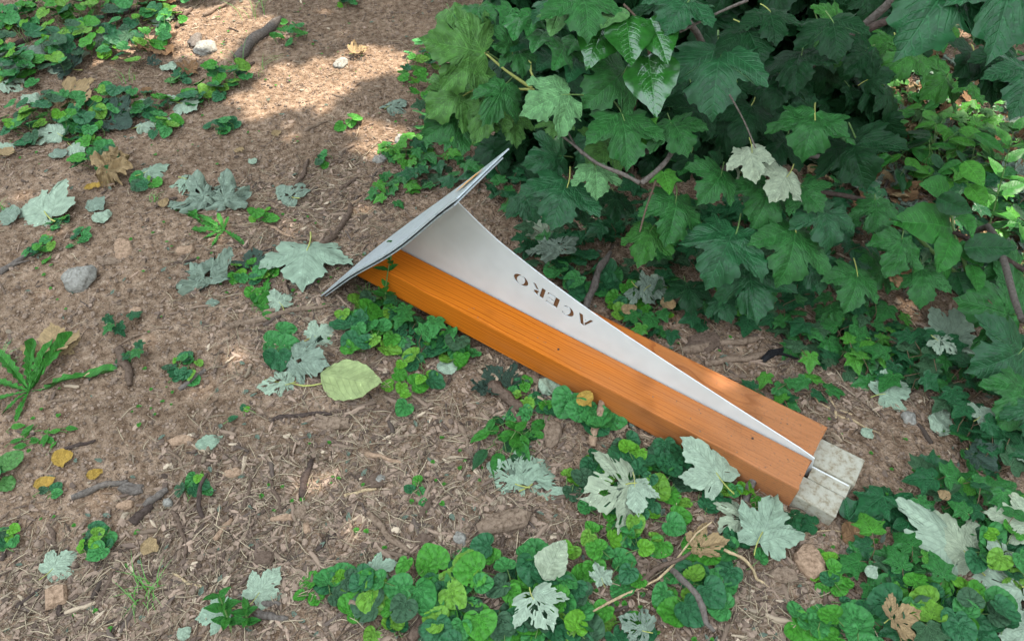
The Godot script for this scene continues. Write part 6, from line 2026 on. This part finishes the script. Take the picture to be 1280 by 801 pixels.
func make_shrubs() -> void:
	var t := thing("maple_bush", "large maple bush with broad dark lobed leaves beyond the post", "bush", Vector3(0.62, 0, -2.25))
	# stems from the ground and the bare bent branch
	branch(t, [Vector3(0.60, -0.05, -2.3), Vector3(0.62, 0.25, -2.25), Vector3(0.55, 0.55, -2.1), Vector3(0.40, 0.75, -1.95)], 0.022, 0.007, "bark_grey")
	branch(t, [Vector3(0.70, -0.05, -2.35), Vector3(0.80, 0.30, -2.25), Vector3(0.95, 0.62, -2.05), Vector3(1.05, 0.95, -1.9)], 0.024, 0.008, "bark_grey")
	branch(t, [Vector3(0.55, -0.05, -2.3), Vector3(0.35, 0.22, -2.3), Vector3(0.12, 0.40, -2.35), Vector3(-0.10, 0.50, -2.4)], 0.018, 0.006, "bark_grey")
	branch(t, [Vector3(0.66, 0.0, -2.25), Vector3(0.85, 0.22, -2.05), Vector3(1.05, 0.32, -1.85)], 0.014, 0.005, "bark_grey")
	branch(t, [Vector3(0.097, 0.572, -1.642), Vector3(0.146, 0.557, -1.597), Vector3(0.2, 0.537, -1.549), Vector3(0.262, 0.535, -1.503), Vector3(0.296, 0.533, -1.472)], 0.0028, 0.0055, "bark_grey", "bare_branch")
	branch(t, [Vector3(0.3, 0.533, -1.472), Vector3(0.335, 0.532, -1.514), Vector3(0.377, 0.518, -1.586), Vector3(0.416, 0.501, -1.683)], 0.0055, 0.007, "bark_grey", "bare_branch")
	branch(t, [Vector3(0.135, 0.548, -1.674), Vector3(0.151, 0.551, -1.606), Vector3(0.168, 0.546, -1.572)], 0.0024, 0.003, "bark_grey", "bare_branch")
	branch(t, [Vector3(0.481, 0.717, -1.547), Vector3(0.522, 0.661, -1.533), Vector3(0.555, 0.606, -1.505)], 0.0024, 0.0016, "bark_grey", "twig")
	branch(t, [Vector3(0.745, 0.395, -1.631), Vector3(0.89, 0.354, -1.661), Vector3(1.092, 0.236, -1.755)], 0.006, 0.009, "bark_dark", "twig")
	branch(t, [Vector3(0.339, 0.52, -1.502), Vector3(0.323, 0.45, -1.486), Vector3(0.311, 0.397, -1.461)], 0.003, 0.002, "bark_brown", "twig")
	branch(t, [Vector3(0.707, 0.678, -1.78), Vector3(0.825, 0.714, -1.818), Vector3(0.918, 0.772, -1.806), Vector3(1.043, 0.821, -1.784)], 0.008, 0.010, "bark_dark")
	branch(t, [Vector3(0.371, 0.813, -1.646), Vector3(0.46, 0.844, -1.678), Vector3(0.522, 0.862, -1.697)], 0.0025, 0.0035, "bark_grey", "twig")
	# the leaves one sees first: base, tip, tone
	var front := [
		[Vector3(0.472, 0.775, -1.67), Vector3(0.44, 0.691, -1.511), "dark"], [Vector3(0.275, 0.699, -1.703), Vector3(0.171, 0.663, -1.593), "dark"], [Vector3(0.255, 0.629, -1.628), Vector3(0.28, 0.566, -1.491), "dark"], [Vector3(0.138, 0.456, -1.601), Vector3(0.097, 0.402, -1.473), "dark"], [Vector3(0.135, 0.466, -1.678), Vector3(0.03, 0.483, -1.624), "dark"], [Vector3(0.41, 0.432, -1.561), Vector3(0.392, 0.379, -1.434), "dark"],
		[Vector3(0.362, 0.339, -1.557), Vector3(0.313, 0.306, -1.451), "bright"], [Vector3(0.52, 0.493, -1.583), Vector3(0.458, 0.469, -1.486), "dark"], [Vector3(0.556, 0.379, -1.501), Vector3(0.472, 0.312, -1.359), "dark"], [Vector3(0.613, 0.257, -1.494), Vector3(0.618, 0.192, -1.355), "dark"], [Vector3(0.711, 0.373, -1.508), Vector3(0.669, 0.305, -1.366), "dark"], [Vector3(0.779, 0.416, -1.555), Vector3(0.79, 0.366, -1.431), "dark"],
		[Vector3(0.901, 0.249, -1.491), Vector3(0.862, 0.207, -1.375), "mid"], [Vector3(1.006, 0.324, -1.53), Vector3(0.958, 0.29, -1.422), "mid"], [Vector3(1.07, 0.243, -1.504), Vector3(1.052, 0.208, -1.396), "mid"], [Vector3(0.721, 0.629, -1.628), Vector3(0.673, 0.584, -1.509), "dark"], [Vector3(0.831, 0.683, -1.666), Vector3(0.877, 0.723, -1.635), "deep"], [Vector3(0.814, 0.575, -1.61), Vector3(0.818, 0.517, -1.478), "deep"], [Vector3(0.713, 0.455, -1.569), Vector3(0.752, 0.445, -1.487), "mid"],
		[Vector3(0.651, 0.451, -1.599), Vector3(0.605, 0.399, -1.473), "mid"], [Vector3(0.154, 0.883, -1.697), Vector3(0.17, 0.841, -1.581), "dark"], [Vector3(0.39, 0.874, -1.695), Vector3(0.328, 0.848, -1.596), "dark"], [Vector3(0.384, 0.6, -1.64), Vector3(0.415, 0.573, -1.539), "mid"], [Vector3(0.203, 0.504, -1.587), Vector3(0.209, 0.483, -1.493), "pale"], [Vector3(0.133, 0.684, -1.613), Vector3(0.021, 0.687, -1.544), "pale"], [Vector3(0.117, 0.586, -1.656), Vector3(0.095, 0.593, -1.592), "soft"],
		[Vector3(0.262, 0.508, -1.672), Vector3(0.186, 0.509, -1.601), "soft"], [Vector3(0.531, 0.797, -1.719), Vector3(0.566, 0.764, -1.613), "deep"], [Vector3(0.653, 0.664, -1.746), Vector3(0.623, 0.636, -1.645), "deep"], [Vector3(0.685, 0.727, -1.743), Vector3(0.648, 0.686, -1.629), "deep"], [Vector3(0.733, 0.809, -1.734), Vector3(0.731, 0.77, -1.621), "deep"], [Vector3(0.865, 0.718, -1.762), Vector3(0.786, 0.702, -1.675), "deep"], [Vector3(0.584, 0.826, -1.738), Vector3(0.594, 0.799, -1.638), "deep"],
		[Vector3(0.094, 0.818, -1.816), Vector3(0.132, 0.796, -1.722), "dark"], [Vector3(0.477, 0.591, -1.722), Vector3(0.407, 0.57, -1.628), "deep"], [Vector3(0.603, 0.58, -1.74), Vector3(0.558, 0.539, -1.625), "deep"], [Vector3(0.699, 0.516, -1.696), Vector3(0.631, 0.495, -1.603), "deep"], [Vector3(0.168, 0.359, -1.637), Vector3(0.195, 0.354, -1.56), "deep"], [Vector3(0.274, 0.367, -1.662), Vector3(0.278, 0.347, -1.569), "deep"], [Vector3(0.46, 0.477, -1.682), Vector3(0.418, 0.457, -1.589), "deep"],
		[Vector3(0.033, 0.305, -1.746), Vector3(0.061, 0.282, -1.651), "dark"], [Vector3(0.855, 0.144, -1.467), Vector3(0.851, 0.15, -1.402), "mid"], [Vector3(0.782, 0.249, -1.542), Vector3(0.804, 0.217, -1.437), "dark"], [Vector3(0.564, 0.137, -1.505), Vector3(0.582, 0.128, -1.423), "dark"], [Vector3(0.478, 0.161, -1.536), Vector3(0.488, 0.14, -1.441), "deep"], [Vector3(0.955, 0.359, -1.637), Vector3(0.942, 0.333, -1.538), "dark"], [Vector3(1.009, 0.206, -1.557), Vector3(0.955, 0.196, -1.475), "mid"],
		[Vector3(0.999, 0.701, -1.795), Vector3(0.9, 0.688, -1.71), "bright"], [Vector3(0.831, 0.725, -1.875), Vector3(0.744, 0.707, -1.784), "bright"], [Vector3(1.117, 0.626, -1.817), Vector3(1.039, 0.609, -1.728), "bright"], [Vector3(0.996, 0.662, -1.917), Vector3(0.947, 0.615, -1.796), "bright"], [Vector3(1.137, 0.629, -1.77), Vector3(1.15, 0.617, -1.685), "bright"],
	]
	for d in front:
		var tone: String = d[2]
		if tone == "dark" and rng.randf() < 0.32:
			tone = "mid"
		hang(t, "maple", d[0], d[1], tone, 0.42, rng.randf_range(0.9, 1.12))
	for d in [[Vector3(0.57, 0.557, -1.584), Vector3(0.57, 0.53, -1.485), 0.8], [Vector3(0.668, 0.507, -1.556), Vector3(0.613, 0.489, -1.466), 0.95], [Vector3(0.559, 0.493, -1.583), Vector3(0.527, 0.538, -1.558), 0.8]]:
		var at := frame(d[0], d[1], (Vector3(0, -0.7, -0.6) + jitter(Vector3.ZERO, 0.2)).normalized(), d[2])
		at.origin -= t.position
		put("dry_leaf", pick("fallen"), [mats.fallen_top, mats.fallen_cream, mats.stem_yellow], t, at)
	var brown := frame(Vector3(0.983, 0.248, -1.523), Vector3(0.979, 0.224, -1.427), Vector3(0.2, 0.6, 0.7).normalized(), 0.7)
	brown.origin -= t.position
	put("dry_leaf", pick("torn"), [mats.fallen_brown, mats.fallen_brown, mats.stem_brown], t, brown)
	# the soft green sprays towards the path
	for d in [[Vector3(-0.074, 0.649, -1.873), Vector3(-0.228, 0.701, -1.855), 1.0], [Vector3(-0.083, 0.633, -1.878), Vector3(-0.186, 0.607, -1.779), 0.9], [Vector3(0, 0.696, -1.797), Vector3(-0.034, 0.762, -1.794), 0.8], [Vector3(-0.106, 0.546, -1.872), Vector3(-0.241, 0.531, -1.785), 0.9], [Vector3(-0.016, 0.61, -1.789), Vector3(-0.071, 0.57, -1.676), 0.8], [Vector3(-0.121, 0.488, -1.865), Vector3(-0.237, 0.464, -1.769), 0.9], [Vector3(-0.042, 0.536, -1.848), Vector3(-0.103, 0.49, -1.728), 0.8], [Vector3(0.016, 0.688, -1.829), Vector3(0.029, 0.669, -1.737), 0.8], [Vector3(-0.064, 0.648, -1.969), Vector3(-0.124, 0.707, -1.958), 0.8], [Vector3(-0.146, 0.572, -2.054), Vector3(-0.208, 0.626, -2.038), 0.9], [Vector3(-0.172, 0.449, -2.009), Vector3(-0.236, 0.498, -1.988), 0.9], [Vector3(0, 0.499, -1.838), Vector3(0.017, 0.467, -1.734), 0.8], [Vector3(-0.178, 0.654, -2.124), Vector3(-0.135, 0.631, -2.028), 0.9], [Vector3(-0.085, 0.704, -2.037), Vector3(-0.114, 0.682, -1.942), 0.9]]:
		hang(t, "maple", d[0], d[1], "soft" if rng.randf() < 0.7 else "mid", 0.34, d[2])
	branch(t, [Vector3(0.06, 0.415, -2.113), Vector3(-0.019, 0.442, -2.17), Vector3(-0.083, 0.47, -2.227), Vector3(-0.135, 0.484, -2.27)], 0.005, 0.002, "stem_yellow", "twig")
	branch(t, [Vector3(0.067, 0.412, -2.11), Vector3(0, 0.402, -2.128), Vector3(-0.098, 0.371, -2.153), Vector3(-0.174, 0.364, -2.175)], 0.004, 0.0018, "stem_yellow", "twig")
	branch(t, [Vector3(0.052, 0.492, -2.163), Vector3(0.062, 0.45, -2.12), Vector3(0.116, 0.448, -2.046), Vector3(0.164, 0.464, -1.991)], 0.004, 0.003, "stem_yellow", "twig")
	# and those that fill in behind, most with shade put into their colour
	for k in 150:
		var u := rng.randf_range(-0.25, 1.0)
		var a := rng.randf() * TAU
		var ring := sqrt(1.0 - u * u)
		var dir := Vector3(ring * cos(a), u, ring * sin(a))
		var p := Vector3(0.64, 0.34, -2.48) + dir * Vector3(0.60, 0.66, 0.38) * rng.randf_range(0.55, 1.0)
		if p.y < 0.08:
			continue
		var down := (Vector3(dir.x * 0.5, -0.75, dir.z * 0.6 + 0.15) + jitter(Vector3.ZERO, 0.35)).normalized()
		var at := frame(p, p + down * (0.06 + 0.125 * rng.randf()), (Vector3(0, 0.7, 0.35) + dir * 0.5 + jitter(Vector3.ZERO, 0.3)).normalized())
		at.origin -= t.position
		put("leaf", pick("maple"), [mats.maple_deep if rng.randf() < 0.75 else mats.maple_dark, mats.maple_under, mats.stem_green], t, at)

	var deep := []
	for k in 1500:
		var p := Vector3(0.62, 0.36, -2.50) + Vector3(rng.randf_range(-0.66, 0.62), rng.randf_range(-0.36, 0.50), rng.randf_range(-0.30, 0.26))
		if p.y < 0.03:
			continue
		var down := (Vector3(0, -0.6, 0.2) + jitter(Vector3.ZERO, 0.6)).normalized()
		var at := frame(p, p + down * rng.randf_range(0.09, 0.15), (Vector3(0, 0.7, 0.4) + jitter(Vector3.ZERO, 0.5)).normalized())
		at.origin -= t.position
		deep.append(at)
	scatter("inner_foliage", leaf_sets.maple[2], mats.maple_deep, deep, [], t)  # dark leaf colour stands in for the bush's inner shade

	# glossy ivy that climbs in the bush
	var v := thing("ivy_vine", "glossy bright ivy climbing among the dark maple leaves", "ivy", Vector3(0.40, 0, -2.15))
	branch(v, [Vector3(0.42, -0.02, -2.2), Vector3(0.38, 0.3, -2.15), Vector3(0.352, 0.632, -1.848), Vector3(0.323, 0.716, -1.892), Vector3(0.282, 0.751, -1.928)], 0.005, 0.003, "bark_brown", "stem")
	for d in [[Vector3(0.252, 0.837, -1.664), Vector3(0.257, 0.793, -1.547), "gloss_green"], [Vector3(0.304, 0.834, -1.664), Vector3(0.336, 0.799, -1.556), "gloss_green"], [Vector3(0.306, 0.762, -1.635), Vector3(0.314, 0.704, -1.502), "gloss_green"], [Vector3(0.213, 0.814, -1.702), Vector3(0.167, 0.772, -1.586), "gloss_green"], [Vector3(0.234, 0.848, -1.689), Vector3(0.193, 0.844, -1.612), "ivy_under"], [Vector3(0.311, 0.556, -1.625), Vector3(0.341, 0.616, -1.615), "oval_bright"], [Vector3(0.325, 0.571, -1.662), Vector3(0.305, 0.563, -1.581), "oval_bright"]]:
		hang(v, "gloss", d[0], d[1], d[2], 0.3, 1.05)
	for d in [[Vector3(0.119, 0.759, -1.687), Vector3(0.098, 0.75, -1.607), "ivy_mid"], [Vector3(0.15, 0.754, -1.729), Vector3(0.109, 0.752, -1.655), "ivy_mid"], [Vector3(0.108, 0.836, -1.707), Vector3(0.084, 0.824, -1.623), "ivy_under"], [Vector3(0.02, 0.758, -1.846), Vector3(0, 0.747, -1.763), "ivy_mid"], [Vector3(0.053, 0.78, -1.806), Vector3(0.037, 0.774, -1.728), "ivy_mid"], [Vector3(0.077, 0.741, -1.798), Vector3(0.045, 0.737, -1.722), "ivy_mid"], [Vector3(0.03, 0.705, -1.85), Vector3(0, 0.708, -1.781), "ivy_dark"], [Vector3(0.098, 0.689, -1.779), Vector3(0.061, 0.693, -1.711), "ivy_dark"], [Vector3(0, 0.743, -1.923), Vector3(-0.024, 0.738, -1.846), "ivy_mid"], [Vector3(0.151, 0.72, -1.709), Vector3(0.132, 0.712, -1.628), "ivy_dark"], [Vector3(0.451, 0.468, -1.679), Vector3(0.419, 0.469, -1.607), "ivy_mid"], [Vector3(0.377, 0.476, -1.597), Vector3(0.383, 0.471, -1.521), "ivy_bright"], [Vector3(0.54, 0.437, -1.688), Vector3(0.507, 0.487, -1.668), "ivy_dark"]]:
		hang(v, "ivy", d[0], d[1], d[2], 0.4, 1.0)

	# a low maple shoot at the frame edge
	var s := thing("maple_sapling", "low maple shoot with broad mid green leaves beside the dark ivy", "sapling", Vector3(1.32, 0, -1.75))
	branch(s, [Vector3(1.36, -0.03, -1.8), Vector3(1.34, 0.22, -1.7), Vector3(1.155, 0.342, -1.216), Vector3(1.195, 0.392, -1.268)], 0.011, 0.006, "bark_grey")
	for d in [[Vector3(1.328, 0.153, -1.404), Vector3(1.155, 0.223, -1.405)], [Vector3(1.298, 0.149, -1.302), Vector3(1.146, 0.145, -1.226)], [Vector3(1.251, 0.155, -1.182), Vector3(1.157, 0.121, -1.075)], [Vector3(1.349, 0.217, -1.483), Vector3(1.283, 0.194, -1.388)], [Vector3(1.346, 0.132, -1.362), Vector3(1.332, 0.099, -1.255)], [Vector3(1.251, 0.142, -1.144), Vector3(1.224, 0.105, -1.033)], [Vector3(1.361, 0.225, -1.536), Vector3(1.245, 0.237, -1.476)], [Vector3(1.282, 0.083, -1.308), Vector3(1.202, 0.072, -1.224)], [Vector3(1.228, 0.081, -1.119), Vector3(1.17, 0.063, -1.028)]]:
		hang(s, "maple", d[0], d[1], "dark" if rng.randf() < 0.5 else "mid", 0.2)

	# narrow leaved shoots beyond the bush
	var w := thing("elder_shoot", "shoot with long pointed leaves between bush and undergrowth", "shrub", Vector3(1.18, 0, -2.35))
	branch(w, [Vector3(1.2, -0.02, -2.4), Vector3(1.234, 0.147, -1.59), Vector3(1.199, 0.264, -1.639), Vector3(1.186, 0.332, -1.71)], 0.007, 0.003, "stem_green", "stem")
	branch(w, [Vector3(1.199, 0.256, -1.631), Vector3(1.251, 0.262, -1.565), Vector3(1.328, 0.251, -1.482)], 0.006, 0.007, "bark_dark", "stem")
	for d in [[Vector3(1.159, 0.305, -1.592), Vector3(0.995, 0.354, -1.571), "oval_mid"], [Vector3(1.1, 0.381, -1.616), Vector3(1.158, 0.389, -1.552), "oval_dark"], [Vector3(1.18, 0.281, -1.536), Vector3(1.285, 0.317, -1.501), "oval_dark"], [Vector3(1.148, 0.3, -1.559), Vector3(1.095, 0.272, -1.459), "oval_mid"], [Vector3(1.156, 0.364, -1.666), Vector3(1.074, 0.411, -1.643), "oval_mid"], [Vector3(1.182, 0.436, -1.7), Vector3(1.205, 0.428, -1.62), "oval_bright"], [Vector3(1.199, 0.387, -1.663), Vector3(1.215, 0.386, -1.589), "oval_bright"], [Vector3(1.161, 0.348, -1.611), Vector3(1.186, 0.34, -1.53), "oval_mid"], [Vector3(1.168, 0.221, -1.556), Vector3(1.105, 0.218, -1.481), "oval_mid"], [Vector3(1.211, 0.238, -1.521), Vector3(1.208, 0.226, -1.437), "oval_mid"], [Vector3(1.184, 0.208, -1.524), Vector3(1.185, 0.195, -1.439), "oval_dark"], [Vector3(1.204, 0.259, -1.578), Vector3(1.227, 0.255, -1.502), "oval_mid"]]:
		hang(w, "oval", d[0], d[1], d[2], 0.35, 1.25)

	# a branch that hangs into view from above
	var o := thing("overhanging_maple_branch", "maple branch hanging in from above with large drooping leaves", "branch", Vector3(0.892, 1.114, -1.297))
	branch(o, [Vector3(1.049, 1.17, -1.426), Vector3(0.892, 1.114, -1.297), Vector3(0.757, 1.099, -1.209), Vector3(0.642, 1.112, -1.15)], 0.009, 0.003, "bark_grey")
	branch(o, [Vector3(1.21, 0.909, -1.444), Vector3(1.02, 0.912, -1.375), Vector3(0.945, 0.896, -1.358), Vector3(0.9, 0.901, -1.364)], 0.007, 0.003, "bark_grey")
	for d in [[Vector3(0.679, 1.125, -1.206), Vector3(0.579, 1.07, -1.063), "dark", 0.85], [Vector3(0.74, 1.141, -1.18), Vector3(0.703, 1.073, -1.038), "dark", 0.75], [Vector3(0.633, 1.121, -1.231), Vector3(0.588, 1.089, -1.141), "dark", 0.9], [Vector3(0.928, 0.875, -1.409), Vector3(0.918, 0.847, -1.308), "deep", 0.9], [Vector3(0.954, 0.905, -1.368), Vector3(0.901, 0.883, -1.273), "deep", 1.0], [Vector3(0.941, 0.915, -1.306), Vector3(0.897, 0.876, -1.208), "dark", 1.0], [Vector3(0.9, 0.886, -1.42), Vector3(0.853, 0.875, -1.351), "deep", 1.0], [Vector3(0.844, 1.03, -1.281), Vector3(0.788, 1.019, -1.227), "mid", 1.0]]:
		hang(o, "maple", d[0], d[1], d[2], 0.14, d[3])
